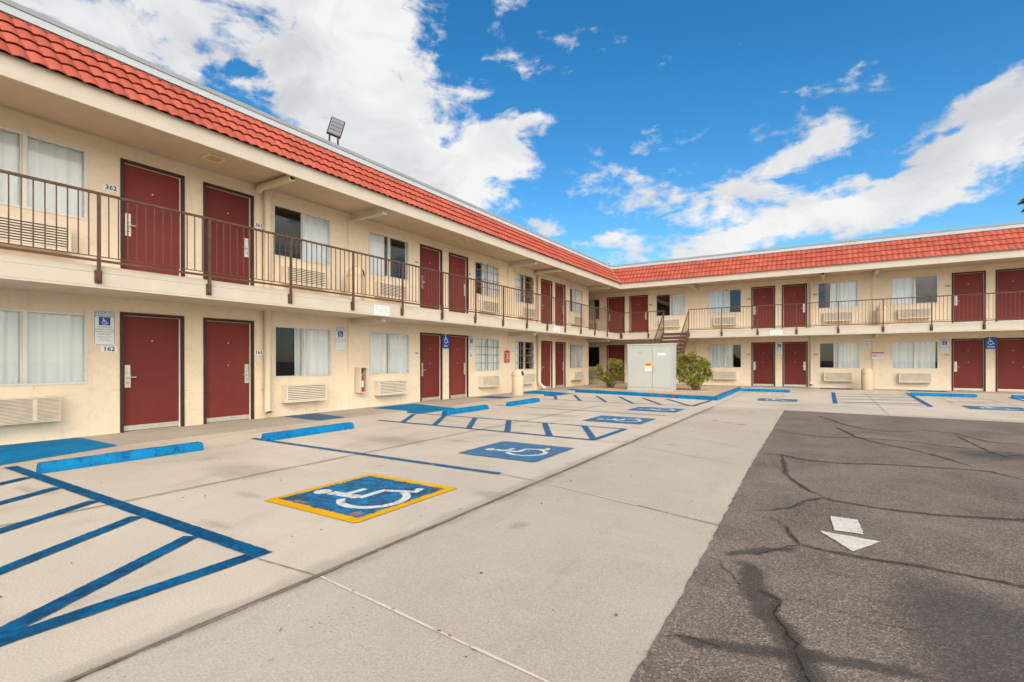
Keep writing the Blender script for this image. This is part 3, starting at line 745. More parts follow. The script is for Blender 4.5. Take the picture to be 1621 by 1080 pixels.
# right side stalls
line((0.27, 24.45), (0.26, 18.2), 0.13, 'paint_old', lz()); line((2.80, 26.0), (2.54, 18.3), 0.14, 'paint_old', lz()); line((0.5, 18.27), (2.4, 18.6), 0.06, 'paint_old', lz())
line((5.50, 24.2), (5.30, 18.3), 0.12, 'paint_old', lz())
for k in range(4): line((0.35, 23.4 - 1.5 * k), (2.6, 23.9 - 1.5 * k), 0.13, 'paint_old', lz())

# painted wheelchair squares: corners (head left), symbol upright towards the building
def square(cx0, cx1, cy0, cy1, up, border=False, size=0.86, worn='paint_box', z=0.0085):
    def grid(x0, x1, y0, y1, z, fw, hole=None):
        nx = max(8, int((x1 - x0) / .05)); ny = max(8, int((y1 - y0) / .05)); vs = []; vv = []
        for i in range(nx + 1):
            for k in range(ny + 1):
                x = x0 + (x1 - x0) * i / nx; y = y0 + (y1 - y0) * k / ny
                vs.append((x, y, z)); vv.append(min(1.0, min(x - x0, x1 - x, y - y0, y1 - y) / fw))
        sq.add(vs, [(i * (ny + 1) + k, (i + 1) * (ny + 1) + k, (i + 1) * (ny + 1) + k + 1, i * (ny + 1) + k + 1) for i in range(nx) for k in range(ny) if not hole or not (hole[0] < x0 + (x1 - x0) * (i + .5) / nx < hole[1] and hole[2] < y0 + (y1 - y0) * (k + .5) / ny < hole[3])], vv)
    sq = MB(); mats = [M[worn], M['paint_white']]
    if border:
        mats.append(M['paint_yellow']); sq.mi = 2
        grid(cx0 - .01, cx1 + .01, cy0 - .01, cy1 + .01, z, .05, (cx0 + .15, cx1 - .15, cy0 + .17, cy1 - .16)); sq.mi = 0
        grid(cx0 + .06, cx1 - .06, cy0 + .08, cy1 - .07, z + 0.002, .10)
    else: grid(cx0 - .02, cx1 + .02, cy0 - .02, cy1 + .02, z + 0.002, .07)
    sq.mi = 1
    mx, my = (cx0 + cx1) / 2, (cy0 + cy1) / 2
    hw = (cx1 - cx0) * size / 2; hh = (cy1 - cy0) * size / 2
    if up == 'x':   # upright towards -x, right hand towards +y
        em = lambda x, s, l: (mx - (s - 0.52) * 2 * hw, my + (x - 0.52) * 2 * hh, z + 0.004 + l)
    else:           # upright towards +y, right hand towards +x
        em = lambda x, s, l: (mx + (x - 0.52) * 2 * hw, my + (s - 0.52) * 2 * hh, z + 0.004 + l)
    access_symbol(sq, em, 0.0004)
    o = sq.build('wheelchair_symbol', mats, lot, fix=False); o['kind'] = 'structure'
square(-4.53, -3.23, 2.76, 4.10, 'x', True)
square(-4.48, -3.20, 5.65, 6.89, 'x', False, .8, 'paint_far')
square(-4.55, -3.24, 10.15, 11.33, 'x', False, .8, 'paint_far')
square(-4.50, -3.22, 12.94, 14.02, 'x', False, .8, 'paint_far')
square(-1.94, -0.77, 18.25, 19.35, 'y', False, .8, 'paint_far')
square(3.32, 4.60, 18.0, 19.2, 'y', False, .8, 'paint_far')

# walkways with a low edge, blue ramps on them
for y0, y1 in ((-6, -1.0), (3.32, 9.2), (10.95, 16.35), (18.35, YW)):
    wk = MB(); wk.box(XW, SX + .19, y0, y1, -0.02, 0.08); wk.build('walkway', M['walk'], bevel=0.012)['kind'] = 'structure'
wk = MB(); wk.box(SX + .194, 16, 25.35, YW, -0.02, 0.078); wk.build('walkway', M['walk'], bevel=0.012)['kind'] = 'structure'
def patch(name, cs, mat, fw=.06, nx=24, ny=24):
    """painted four-cornered patch (corners in order), frayed along its edges"""
    mb = MB(); a, b, c, d = [Vector(q) for q in cs]; vs = []; vv = []
    lu = (b - a).length; lv = (d - a).length
    for i in range(nx + 1):
        for k in range(ny + 1):
            u, v = i / nx, k / ny
            p = a.lerp(b, u).lerp(d.lerp(c, u), v); vs.append(tuple(p)); vv.append(min(1.0, min(min(u, 1 - u) * lu, min(v, 1 - v) * lv) / fw + .1))
    mb.add(vs, [(i * (ny + 1) + k, (i + 1) * (ny + 1) + k, (i + 1) * (ny + 1) + k + 1, i * (ny + 1) + k + 1) for i in range(nx) for k in range(ny)], vv)
    mb.build(name, M[mat])['kind'] = 'structure'
for y0, y1 in ((9.2, 10.95), (16.35, 18.35)):
    wk = MB(); wk.add([(XW, y0, -.02), (XW, y1, -.02), (XW, y1, .08), (XW, y0, .08), (-8.5, y0, -.02), (-8.5, y1, -.02), (-8.5, y1, .004), (-8.5, y0, .004)],
                      [(0, 1, 2, 3), (4, 7, 6, 5), (3, 2, 6, 7), (0, 3, 7, 4), (1, 5, 6, 2)]); wk.build('ramp', M['walk'])['kind'] = 'structure'
    rz = lambda x: .08 + (x - XW) / (-8.5 - XW) * (-.076) + .004
    patch('painted_ramp', [(-10.22, y0 + .05, rz(-10.22)), (-10.22, y1 - .05, rz(-10.22)), (-8.56, y1 - .05, rz(-8.56)), (-8.56, y0 + .05, rz(-8.56))], 'paint_ramp')
wk = MB()   # flared ramp at the left picture edge
wk.add([(XW, -1.0, -.02), (XW, 3.319, -.02), (XW, -1.0, .079), (XW, 1.9, .079), (XW, 3.319, .079), (-8.862, -1.0, -.02), (-8.862, 3.319, -.02), (-8.862, -1.0, .004), (-8.862, 1.9, .004), (-8.862, 3.319, .079)],
       [(2, 7, 8, 3), (3, 8, 9), (3, 9, 4), (7, 5, 6, 9, 8), (0, 2, 3, 4, 1), (1, 4, 9, 6), (0, 5, 7, 2), (0, 1, 6, 5)])
wk.build('ramp', M['walk'])['kind'] = 'structure'
def ramp_skin():
    mb = MB(); vs = []; vv = []; ys = [-.9 + .1 * k for k in range(42)]; nx = 16
    for y in ys:
        zf = .004 if y < 1.9 else .004 + (y - 1.9) / 1.419 * .075
        for k in range(nx + 1):
            t = k / nx; x = -10.37 + (-8.868 + 10.37) * t
            f = (x - XW) / (-8.862 - XW)
            if y < 1.9: z = .079 + (zf - .079) * f
            else:   # two triangles of the flare
                v = (y - 1.9) / 1.419
                z = .079 + f * (zf - .079) if f >= v else .079 + f * (.0 if v >= 1 else (zf - .079))
                z = max(z, .079 - .075 * max(0.0, f - v))
            vs.append((x, y, z + .0045)); vv.append(min(1.0, min(min(f - .03, 1 - f) * 1.5, 3.2 - y) / .05 + .15))
    m = nx + 1
    mb.add(vs, [(i * m + k, i * m + k + 1, (i + 1) * m + k + 1, (i + 1) * m + k) for i in range(len(ys) - 1) for k in range(nx)], vv)
    mb.build('painted_ramp', M['paint_ramp'])['kind'] = 'structure'
ramp_skin()
patch('painted_ramp', [(-10.30, 6.75, .084), (-10.30, 7.62, .084), (-8.95, 7.42, .084), (-8.95, 6.68, .084)], 'paint_ramp_old')
patch('painted_ramp', [(-10.05, 13.6, .084), (-10.05, 14.6, .084), (-8.95, 14.5, .084), (-8.95, 13.7, .084)], 'paint_ramp_old')
patch('painted_ramp', [(-.25, 26.6, .082), (.95, 26.6, .082), (1.05, 25.38, .082), (-.15, 25.38, .082)], 'paint_ramp_old')
patch('painted_ramp', [(2.85, 26.4, .082), (4.1, 26.4, .082), (4.1, 25.38, .082), (2.85, 25.38, .082)], 'paint_ramp_old')
# stains of use on the concrete
stn = MB(); rs_ = random.Random(21)
for x, y, a, b in ((-6.2, 6.0, 1.1, .5), (-6.0, 3.4, .9, .5), (-5.6, 10.8, 1.2, .5), (-6.5, 12.9, 1.0, .5), (-1.6, 20.6, .9, .8), (3.9, 20.8, 1.0, .8), (-2.0, 22.6, 1.0, .3), (4.0, 22.9, 1.0, .3)):
    blob(stn, x, y, a, b, .0062)
for k in range(26): blob(stn, rs_.uniform(-8.4, -1.2), rs_.uniform(1.2, 15), rs_.uniform(.08, .35), rs_.uniform(.06, .2), .0066 + k * .00002)
soft_strip(stn, dense([(-2.68, -2), (-2.68, 15)], .3, .02), .30, .0058, .4); soft_strip(stn, dense([(-5.62, -2), (-5.63, 15)], .3, .02), .16, .0056, .5)
soft_strip(stn, dense([(-8.98, 3.4), (-8.98, 9.1)], .25, .01), .18, .0054, .4); pass
o = stn.build('pavement_stain', M['stain'], lot, fix=False); o['kind'] = 'structure'
tyr = MB()
for pts, w in (([(-1.5, 16.2), (-.6, 17.0), (1.0, 17.2), (5, 16.6)], .25), ([(-1.6, 19.5), (-1.3, 21.0), (-1.5, 22.8)], .22), ([(3.2, 19.4), (3.4, 21.5), (3.3, 23)], .22), ([(4.9, 19.4), (4.6, 21.5), (4.7, 23)], .22), ([(4.4, 16.6), (6, 17.6), (9, 17.9)], .2)):
    soft_strip(tyr, dense(pts, .25, .015), w, .0069, .3)
o = tyr.build('tyre_mark', M['tyre'], lot, fix=False); o['kind'] = 'structure'

db = MB(); rs_ = random.Random(77)
for k in range(260):
    y = rs_.uniform(.8, 6) if k < 150 else rs_.uniform(1, 22); x = rs_.uniform(-8, 2.4) if y < 14 else rs_.uniform(-3, 6)
    z = .0105 if x > -.6 and y < 14.4 else .0075
    a = rs_.uniform(0, 6.28); l = rs_.uniform(.005, .017); w = l * rs_.uniform(.25, .7); d = Vector((cos(a), sin(a), 0)); e = Vector((-sin(a), cos(a), 0)); c = Vector((x, y, z))
    db.add([c - d * l, c - e * w + Vector((0, 0, .004)), c + d * l * .8 + Vector((0, 0, .006)), c + e * w], [(0, 1, 2, 3)])
o = db.build('leaf_litter', M['branch'], fix=False); o['kind'] = 'stuff'

# gravel island and its blue kerb
KP = [(-9.15, 19.25), (-6.2, 18.45), (-3.10, 17.62), (-3.17, 20.3), (-3.27, 24.5)]
isl = sheet('gravel_bed', [(-9.02, 19.35), (-3.18, 17.75), (-3.36, 24.9), (-3.5, 25.3), (-9.02, 25.3)], 0.085, M['gravel'], None, 0.03, 0.3, 'stuff')
def kerb():
    mb = MB(); pts = [Vector(p) for p in dense(KP, 0.35, 0.012)]; n = len(pts); prof = [(-0.09, -0.02), (-0.075, 0.125), (0.06, 0.128), (0.075, 0.0)]
    vs = []
    for i, p in enumerate(pts):
        d = (pts[min(n - 1, i + 1)] - pts[max(0, i - 1)]).normalized(); nn = Vector((-d.y, d.x))
        for a, z in prof:
            q = p + nn * a; vs.append((q.x, q.y, z + random.uniform(-.006, .006)))
    m = len(prof)
    fs = [(i * m + k, i * m + (k + 1) % m, (i + 1) * m + (k + 1) % m, (i + 1) * m + k) for i in range(n - 1) for k in range(m)]
    mb.add(vs, fs + [tuple(range(m)), tuple((n - 1) * m + k for k in range(m))])
    mb.build('kerb', M['stop'])['kind'] = 'structure'
    rd = MB()
    for x in (-5.45, -5.05, -4.62):
        y = 18.45 + (x + 6.2) * (-0.83 / 3.1)
        rd.quad((x, y - .094, 0.02), (x + .13, y - .13, 0.02), (x + .13, y - .118, .128), (x, y - .08, .128))
    rd.build('kerb_mark', M['red_mark'])['kind'] = 'structure'
kerb()

# ------------------------------------------------------------------ the motel building
LEFT = Matrix(((0, -1, 0, XW), (1, 0, 0, 0), (0, 0, 1, 0), (0, 0, 0, 1)))      # local x = along, y = into the wall
RIGHT = Matrix(((1, 0, 0, 0), (0, 1, 0, YW), (0, 0, 1, 0), (0, 0, 0, 1)))
RZ = {'L': pi / 2, 'R': 0.0}
def wpos(w, u, d=0.0, z=0.0):
    return (XW - d, u, z) if w == 'L' else (u, YW + d, z)

Z1, Z2 = 0.08, 2.765            # walking levels
DW, DH = 1.03, 2.11             # door frame
WW, WH = 1.53, 1.165            # window opening
# doors: wing, centre, level, lock side
DOORS = [('L', 4.27, 0, -1), ('L', 5.65, 0, 1), ('L', 11.89, 0, -1), ('L', 13.265, 0, 1), ('L', 19.515, 0, -1), ('L', 20.86, 0, 1),
         ('L', 4.28, 1, -1), ('L', 5.65, 1, 1), ('L', 11.89, 1, -1), ('L', 13.265, 1, 1), ('L', 19.515, 1, -1), ('L', 20.86, 1, 1),
         ('R', -9.95, 0, -1), ('R', -8.63, 0, 1), ('R', -2.53, 0, -1), ('R', -1.20, 0, 1), ('R', 4.88, 0, -1), ('R', 6.20, 0, 1),
         ('R', -9.93, 1, -1), ('R', -8.63, 1, 1), ('R', -2.53, 1, -1), ('R', -1.22, 1, 1), ('R', 4.89, 1, -1), ('R', 6.20, 1, 1)]
# windows: wing, centre, level, curtain spans (fraction of width), barred, mullion fraction
WINS = [('L', 2.535, 0, [(0, .49), (.51, 1)], 0), ('L', 7.40, 0, [(.37, .5), (.5, 1)], 0), ('L', 10.145, 0, [(0, .5), (.5, 1)], 0), ('L', 14.94, 0, [(0, 1)], 1), ('L', 17.62, 0, [(0, .30)], 1), ('L', 22.62, 0, [(.22, .62), (.64, 1)], 0),
        ('L', 2.535, 1, [(0, .49), (.51, 1)], 0), ('L', 7.38, 1, [(.50, 1)], 0), ('L', 10.13, 1, [(0, .43), (.94, 1)], 0), ('L', 14.94, 1, [(.34, 1)], 1), ('L', 17.62, 1, [(0, .42)], 1), ('L', 22.62, 1, [(.30, .62), (.64, 1)], 0),
        ('R', -11.65, 0, [], 0), ('R', -6.92, 0, [(.45, 1)], 0), ('R', -4.25, 0, [(0, .74)], 0), ('R', .53, 0, [(.36, 1)], 0), ('R', 3.19, 0, [(0, .5), (.5, .95)], 0),
        ('R', -11.65, 1, [(.3, .78)], 0), ('R', -6.92, 1, [(.52, 1)], 0), ('R', -4.25, 1, [(0, .65)], 0), ('R', .475, 1, [(.32, 1)], 0), ('R', 3.18, 1, [(0, .5), (.97, 1)], 0)]
def wz(l): return 0.955 if l == 0 else 3.675
def dz(l): return Z1 if l == 0 else Z2

bld = thing('motel_building', 'L-shaped cream stucco two-storey motel with maroon doors and red tiled mansard eaves', 'motel')

def facade(w, u0, u1, mtx):
    ops = [(u - DW / 2, u + DW / 2, dz(l), dz(l) + DH) for ww, u, l, s in DOORS if ww == w] + [(u - WW / 2, u + WW / 2, wz(l), wz(l) + WH) for ww, u, l, *_ in WINS if ww == w]
    us = sorted(set([u0, u1] + [a for o in ops for a in o[:2]])); zs = sorted(set([0.0, 5.16] + [a for o in ops for a in o[2:]]))
    mb = MB()
    for i in range(len(us) - 1):
        for j in range(len(zs) - 1):
            cu, cz = (us[i] + us[i + 1]) / 2, (zs[j] + zs[j + 1]) / 2
            if any(a < cu < b and c < cz < d for a, b, c, d in ops): continue
            mb.quad((us[i], 0, zs[j]), (us[i + 1], 0, zs[j]), (us[i + 1], 0, zs[j + 1]), (us[i], 0, zs[j + 1]))
    for a, b, c, d in ops:
        D = 0.16
        mb.quad((a, 0, c), (a, D, c), (a, D, d), (a, 0, d)); mb.quad((b, D, c), (b, 0, c), (b, 0, d), (b, D, d))
        mb.quad((a, 0, d), (a, D, d), (b, D, d), (b, 0, d)); mb.quad((a, D, c), (a, 0, c), (b, 0, c), (b, D, c))
    return mb.build('wall', M['stucco'], bld, mtx=mtx, fix=False)
facade('L', -6.0, 24.06, LEFT)
facade('R', -14.0, 16.0, RIGHT)
# shell behind the facades
sh = MB()
sh.quad((XW, 24.06, 0), (-14, 24.06, 0), (-14, 24.06, 5.16), (XW, 24.06, 5.16))
sh.quad((-14, 24.06, 0), (-14, YW, 0), (-14, YW, 5.16), (-14, 24.06, 5.16))
sh.quad((-18, -6, 0), (XW, -6, 0), (XW, -6, 6.3), (-18, -6, 6.3)); sh.quad((-18, -6, 0), (-18, 34, 0), (-18, 34, 6.3), (-18, -6, 6.3))
sh.quad((-18, 34, 0), (16, 34, 0), (16, 34, 6.3), (-18, 34, 6.3)); sh.quad((16, YW, 0), (16, 34, 0), (16, 34, 6.3), (16, YW, 6.3))
sh.build('rear_wall', M['stucco'], bld, fix=False)
rd = MB()
rd.poly([(-18, -6, 6.26), (-9.8, -6, 6.26), (-9.8, 25.8, 6.26), (16, 25.8, 6.26), (16, 34, 6.26), (-18, 34, 6.26)])
rd.build('roof_deck', M['walk'], bld, fix=False)
inn = MB()
inn.quad((XW - 4, -5.9, 0.02), (XW - 4, 24.0, 0.02), (XW - 4, 24.0, 5.2), (XW - 4, -5.9, 5.2)); inn.quad((-13.9, YW + 4, 0.02), (15.9, YW + 4, 0.02), (15.9, YW + 4, 5.2), (-13.9, YW + 4, 5.2))
inn.quad((XW - 4, -5.9, 2.6), (XW - .17, -5.9, 2.6), (XW - .17, 24, 2.6), (XW - 4, 24, 2.6)); inn.quad((-13.9, YW + .17, 2.6), (15.9, YW + .17, 2.6), (15.9, YW + 4, 2.6), (-13.9, YW + 4, 2.6))
for u in (-2.6, 4.96, 12.55, 20.2): inn.quad((XW - .17, u, 0), (XW - 4, u, 0), (XW - 4, u, 5.2), (XW - .17, u, 5.2))
inn.build('interior', M['dark'], bld, fix=False)

# pilasters
for u in (1.2, 8.75, 16.40, 23.95):
    mb = MB(); mb.box(u - .095, u + .095, -0.035, 0.02, Z1, 2.42); mb.box(u - .095, u + .095, -0.035, 0.02, 2.76, 5.15)
    mb.build('pilaster', M['stucco'], bld, bevel=0.004, mtx=LEFT)
for u in (-5.62, 1.81, 9.25):
    mb = MB(); mb.box(u - .075, u + .075, -0.035, 0.02, Z1, 2.42); mb.box(u - .075, u + .075, -0.035, 0.02, 2.76, 5.15)
    mb.build('pilaster', M['stucco'], bld, bevel=0.004, mtx=RIGHT)
# soffit with mouldings and the beams
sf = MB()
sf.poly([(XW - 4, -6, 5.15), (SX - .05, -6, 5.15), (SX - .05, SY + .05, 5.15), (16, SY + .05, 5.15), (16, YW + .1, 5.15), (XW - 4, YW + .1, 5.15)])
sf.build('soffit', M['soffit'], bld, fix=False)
mo = MB()
mo.box(XW, XW + .022, -6, 23.8, 5.108, 5.149); mo.box(-14, 16, YW - .022, YW, 5.108, 5.149)
mo.build('soffit_moulding', M['trim'], bld)
# balcony slab: two boards on its face and a lip
def band(name, off0, off1, z0, z1, mat, bev=0.0):
    """L-shaped band along both balcony faces between two offsets (out of the face is negative)"""
    xa, xb = SX - off1, SX - off0; ya, yb = SY + off0, SY + off1
    mb = MB()
    P = [(xb, -6), (xb, ya), (16, ya), (16, yb), (xa, yb), (xa, -6)]
    n = len(P)
    mb.add([(x, y, z0) for x, y in P] + [(x, y, z1) for x, y in P], [tuple(range(n - 1, -1, -1)), tuple(range(n, 2 * n))] + [(i, (i + 1) % n, n + (i + 1) % n, n + i) for i in range(n)])
    return mb.build(name, mat, bld, bevel=bev)
gap = 1.2
slab = MB()
slab.poly([(XW, -6, 2.425), (SX - .1, -6, 2.425), (SX - .1, SY + .1, 2.425), (16, SY + .1, 2.425), (16, YW, 2.425), (-14, YW, 2.425), (-14, 24.06, 2.425), (XW, 24.06, 2.425)])
slab.poly([(XW, -6, 2.762), (SX - .1, -6, 2.725), (SX - .1, SY + .1, 2.725), (16, SY + .1, 2.725), (16, YW, 2.762), (-14, YW, 2.762), (-14, 24.06, 2.762), (XW, 24.06, 2.762)])
slab.build('balcony_floor', M['deck'], bld, fix=False)
band('balcony_edge_board', 0.0, 0.14, 2.632, 2.735, M['trim'], 0.004)
band('balcony_edge_board', -0.006, 0.135, 2.437, 2.629, M['trim'], 0.004)
band('balcony_edge_lip', -0.016, 0.13, 2.402, 2.434, M['trim'], 0.005)
# eave fascia
band('fascia', 0.0, 0.05, 5.045, 5.345, M['trim'], 0.005)
# beams
def beam(u, w, end, z0, z1):
    mb = MB()
    mb.box(u - .075, u + .075, -end, 0.0, z0, z1)
    mb.build('beam', M['trim'], bld, bevel=0.012, mtx=LEFT if w == 'L' else RIGHT)
for u in (1.2, 8.80, 16.42, 24.0):
    beam(u, 'L', 1.20, 4.95, 5.148); beam(u, 'L', 1.17, 2.285, 2.424)
for u in (-5.60, 1.83, 9.25):
    beam(u, 'R', 1.45, 4.95, 5.148); beam(u, 'R', 1.50, 2.30, 2.424)

# mansard of S tiles: four courses each wing, mitred at the valley
def mansard():
    S, RISE, P, ROWS = 0.83, 0.90, 0.188, 4
    for w in 'LR':
        mb = MB()
        nrm = Vector((RISE, S)).normalized()      # (out, up)
        ua, ub = (-6.0, None) if w == 'L' else (None, 16.0)
        for r in range(ROWS):
            t0, t1 = r / ROWS - (0.055 if r == 0 else 0.02), (r + 1) / ROWS + 0.04
            lift0, lift1 = 0.044, 0.002
            K = 10; step = P / K
            lo, hi = (ua, SY + 1.0) if w == 'L' else (SX - 1.0, ub)
            n = int((hi - lo) / step) + 1
            rows = []; tones = []
            for t, lift in ((t0, lift0 - 0.012), (t0, lift0), (t1, lift1)):
                s = t * S; z = 5.345 + t * RISE
                row = []
                for i in range(n + 1):
                    u = lo + i * step
                    u = min(u, SY + s) if w == 'L' else max(u, SX - s)
                    ph = (u / P) % 1.0
                    h = 0.029 * (sin(pi * ph) ** 0.75)
                    tile_i = int(u / (P * 2)); rj = ((tile_i * 7919 + r * 104729) % 97) / 97.0 - .5
                    o = lift + h + rj * 0.004
                    tones.append(1.0 + rj * 0.22)
                    ox = -s + nrm.x * o; oz = z + nrm.y * o
                    row.append((SX + ox, u, oz) if w == 'L' else (u, SY - ox, oz))
                rows.append(row)
            vs = [p for row in rows for p in row]; m = n + 1
            fs = []
            for j in range(2):
                for i in range(n):
                    a, b = rows[j][i], rows[j][i + 1]
                    k = 1 if w == 'L' else 0
                    if abs(a[k] - b[k]) < 1e-6 and abs(rows[j + 1][i][k] - rows[j + 1][i + 1][k]) < 1e-6: continue
                    fs.append((j * m + i, j * m + i + 1, (j + 1) * m + i + 1, (j + 1) * m + i))
            mb.add(vs, fs, tones)
        o = mb.build('tile_roof', M['tile'], bld, smooth=True)
    ub = MB()   # dark underlay behind the courses
    ub.quad((SX - .01, -6, 5.335), (SX - .01, SY + .01, 5.335), (SX - .84, SY + .84, 6.235), (SX - .84, -6, 6.235))
    ub.quad((SX - .01, SY + .01, 5.335), (16, SY + .01, 5.335), (16, SY + .84, 6.235), (SX - .84, SY + .84, 6.235))
    ub.build('roof_underlay', M['tile_gap'], bld, fix=False)
    vl = MB(); vl.obox((SX + .02, SY - .02, 5.40), (SX - .81, SY + .81, 6.30), 0.014, 0.010)
    vl.build('valley_flashing', M['ac'], bld)
    band('coping', 0.79, 1.05, 6.245, 6.395, M['coping'], 0.004)
    band('coping_cap', 0.775, 1.07, 6.398, 6.475, M['coping_cap'], 0.004)
    for u in [x * 3.05 + 1.7 for x in range(8)]:
        sm = MB(); sm.box(SX - .789, SX - .785, u, u + .010, 6.25, 6.394); sm.build('coping_seam', M['coping'], bld)
    for u in [x * 3.05 - 7 for x in range(6)]:
        sm = MB(); sm.box(u, u + .010, SY + .785, SY + .789, 6.25, 6.394); sm.build('coping_seam', M['coping'], bld)
mansard()

# doors
def make_door(side, two):
    d = MB(); d.box(-.462, .462, .055, .10, 0.012, DH - .052)
    leaf = d.build('door', M['door'], bld, bevel=0.003)
    f = MB()
    for s in (-1, 1):
        f.box(min(s * .515, s * .462), max(s * .515, s * .462), -.02, .14, 0, DH)
    f.box(-.4615, .4615, -.019, .14, DH - .053, DH)
    f.build('door_frame', M['frame'], leaf, bevel=0.003)
    ws = MB()
    for s in (-1, 1):
        ws.box(min(s * .4615, s * .446), max(s * .4615, s * .450), .030, .054, 0.0, DH - .054)
    ws.box(-.445, .445, .030, .054, DH - .060, DH - .0545)
    ws.build('weather_strip', M['white'], leaf)
    kp = MB(); kp.box(-.455, .455, .044, .0545, 0.015, .105); kp.build('kick_plate', M['steel'], leaf, bevel=0.002)
    lp = MB(); lp.box(side * .385 - .045, side * .385 + .045, .038, .0545, .78, 1.02); lp.box(side * .385 - .042, side * .385 + .042, .041, .0545, 1.023, 1.18)
    lock = lp.build('lock_plate', M['satin'], leaf, bevel=0.004)
    h = MB(); h.tube([(side * .385, .04, .965), (side * .385, -.02, .965)], .014, 10); h.tube([(side * .385, -.015, .965), (side * .385 - side * .11, -.018, .965)], .011, 8)
    h.build('door_handle', M['steel'], leaf, smooth=True)
    h = MB(); h.tube([(side * .385, .043, 1.12), (side * .385, .03, 1.12)], .022, 12); h.build('lock_cylinder', M['steel'], leaf, smooth=True)
    h = MB(); h.box(side * .385 - .024, side * .385 + .024, .0355, .038, .858, .868); h.build('card_slot', M['black'], leaf)
    for z in ((1.62, 1.16) if two else (1.62,)):
        pp = MB(); pp.tube([(0, .054, z), (0, .048, z)], .012, 10); pp.build('peephole', M['steel'], leaf)
    return leaf
_pd = {}
def place_door(w, u, l, s):
    k = (s, l == 0 and (w, u) != ('L', 4.27))
    if k not in _pd: o = _pd[k] = make_door(*k)
    else: o = copy_tree(_pd[k], bld)
    o.location = wpos(w, u, 0, dz(l)); o.rotation_euler = (0, 0, RZ[w])
for a in DOORS: place_door(*a)

# windows
def make_window(w, u, l, spans, bars):
    hw = WW / 2
    f = MB(); t = .032
    f.box(-hw, hw, -.012, .075, 0, t); f.box(-hw, hw, -.012, .075, WH - t, WH)
    f.box(-hw, -hw + t, -.0125, .0745, t, WH - t); f.box(hw - t, hw, -.0125, .0745, t, WH - t)
    f.box(-.024, .024, -.006, .074, t, WH - t)
    for s in (-1, 1): f.box(min(s * .045, s * .025), max(s * .045, s * .025), .025, .06, t, WH - t)
    fr = f.build('window', M['alu'], bld, bevel=0.002)
    p = MB(); p.quad((-hw + .02, .045, .02), (-.0, .045, .02), (-.0, .045, WH - .02), (-hw + .02, .045, WH - .02)); p.quad((0.0, .055, .02), (hw - .02, .055, .02), (hw - .02, .055, WH - .02), (0.0, .055, WH - .02))
    p.build('pane', M['glass'], fr, fix=False)
    for a, b in spans:
        c = MB(); x0 = -hw + WW * a; x1 = -hw + WW * b; n = max(6, int((x1 - x0) / .012)); ph = random.uniform(0, 6)
        k1 = random.uniform(34, 46)
        cols = []
        for i in range(n + 1):
            x = x0 + (x1 - x0) * i / n
            cols.append((x,   .088 + .020 * sin(k1 * x + ph) + .012 * sin(k1 * .43 * x + 2 * ph) , .022 * sin(k1 * .31 * x + ph)))
        vs = []
        for j, z in enumerate((0.0, .3, .6, .9, WH)):
            for (x, y, dx) in cols: vs.append((x + dx * (1 - z / WH) * .8, y * (1.0 if z < WH else .96), z))
        m = n + 1
        c.add(vs, [(j * m + i, j * m + i + 1, (j + 1) * m + i + 1, (j + 1) * m + i) for j in range(4) for i in range(n)])
        c.build('curtain', M['curtain'], fr, smooth='all', fix=False)
    if bars:
        g = MB()
        for i in range(1, 4):
            x = -hw + WW * i / 4; g.box(x - .011, x + .011, -.028, -.013, .0, WH)
            z = WH * i / 4; g.box(-hw, hw, -.041, -.029, z - .010, z + .010)
        g.build('security_grille', M['bronze'], fr)
    fr.location = wpos(w, u, 0, wz(l)); fr.rotation_euler = (0, 0, RZ[w])
for a in WINS: make_window(*a)

# ------------------------------------------------------------------ railings
def railing(label, segs):
    root = thing('balcony_railing', label, 'railing')
    for pts in segs:
        def P(k, z, off=0.0):
            x, y = pts[k]; return (x, y, z)
        for i, (x, y) in enumerate(pts):
            mb = MB(); mb.box(x - .02, x + .02, y - .02, y + .02, 2.50, 3.765)
            a = pts[max(0, i - 1)]; b = pts[min(len(pts) - 1, i + 1)]
            alongy = abs(b[1] - a[1]) > abs(b[0] - a[0])
            if alongy: mb.box(x - .034, x - .0205, y - .045, y + .045, 2.47, 2.66)
            else: mb.box(x - .045, x + .045, y + .0205, y + .034, 2.47, 2.66)
            mb.build('post', M['brown'], root, bevel=0.003)
        for i in range(len(pts) - 1):
            a = Vector((*pts[i], 0)); b = Vector((*pts[i + 1], 0)); d = (b - a).normalized(); L_ = (b - a).length
            mb = MB()
            za = lambda p, z: (p.x, p.y, z)
            mb.obox(za(a + d * .02, 2.858), za(b - d * .02, 2.858), .022, .012)
            mb.obox(za(a + d * .02, 2.80), za(b - d * .02, 2.80), .030, .034)
            n = max(2, round(L_ / .119))
            for k in range(1, n):
                q = a + d * (L_ * k / n); mb.box(q.x - .0065, q.x + .0065, q.y - .0065, q.y + .0065, 2.86, 3.765)
            mb.build('baluster_panel', M['brown'], root)
        mb = MB()
        d0 = (Vector(pts[1]) - Vector(pts[0])).normalized() * .02; d1 = (Vector(pts[-1]) - Vector(pts[-2])).normalized() * .02
        mb.obox((pts[0][0] - d0.x, pts[0][1] - d0.y, 3.783), (pts[-1][0] + d1.x, pts[-1][1] + d1.y, 3.783), .046, .034)
        mb.build('top_rail', M['brown'], root, bevel=0.003)
    return root
XR, YR = SX + .05, SY - .05
lp = [(XR, 2.99 + 1.5505 * k) for k in range(-5, 14)] + [(XR, YR)]
rp1 = [(XR + .05, YR), (-7.56, YR), (-6.79, YR)]
rp2 = [(x, YR) for x in (-5.59, -4.106, -2.585, -1.058, .464, 1.98, 3.488, 5.003, 6.53, 8.05, 9.57, 11.1, 12.6, 14.1, 15.6)]
railing('long brown metal railing along the left balcony, turning the corner to the stair head', [lp, rp1])
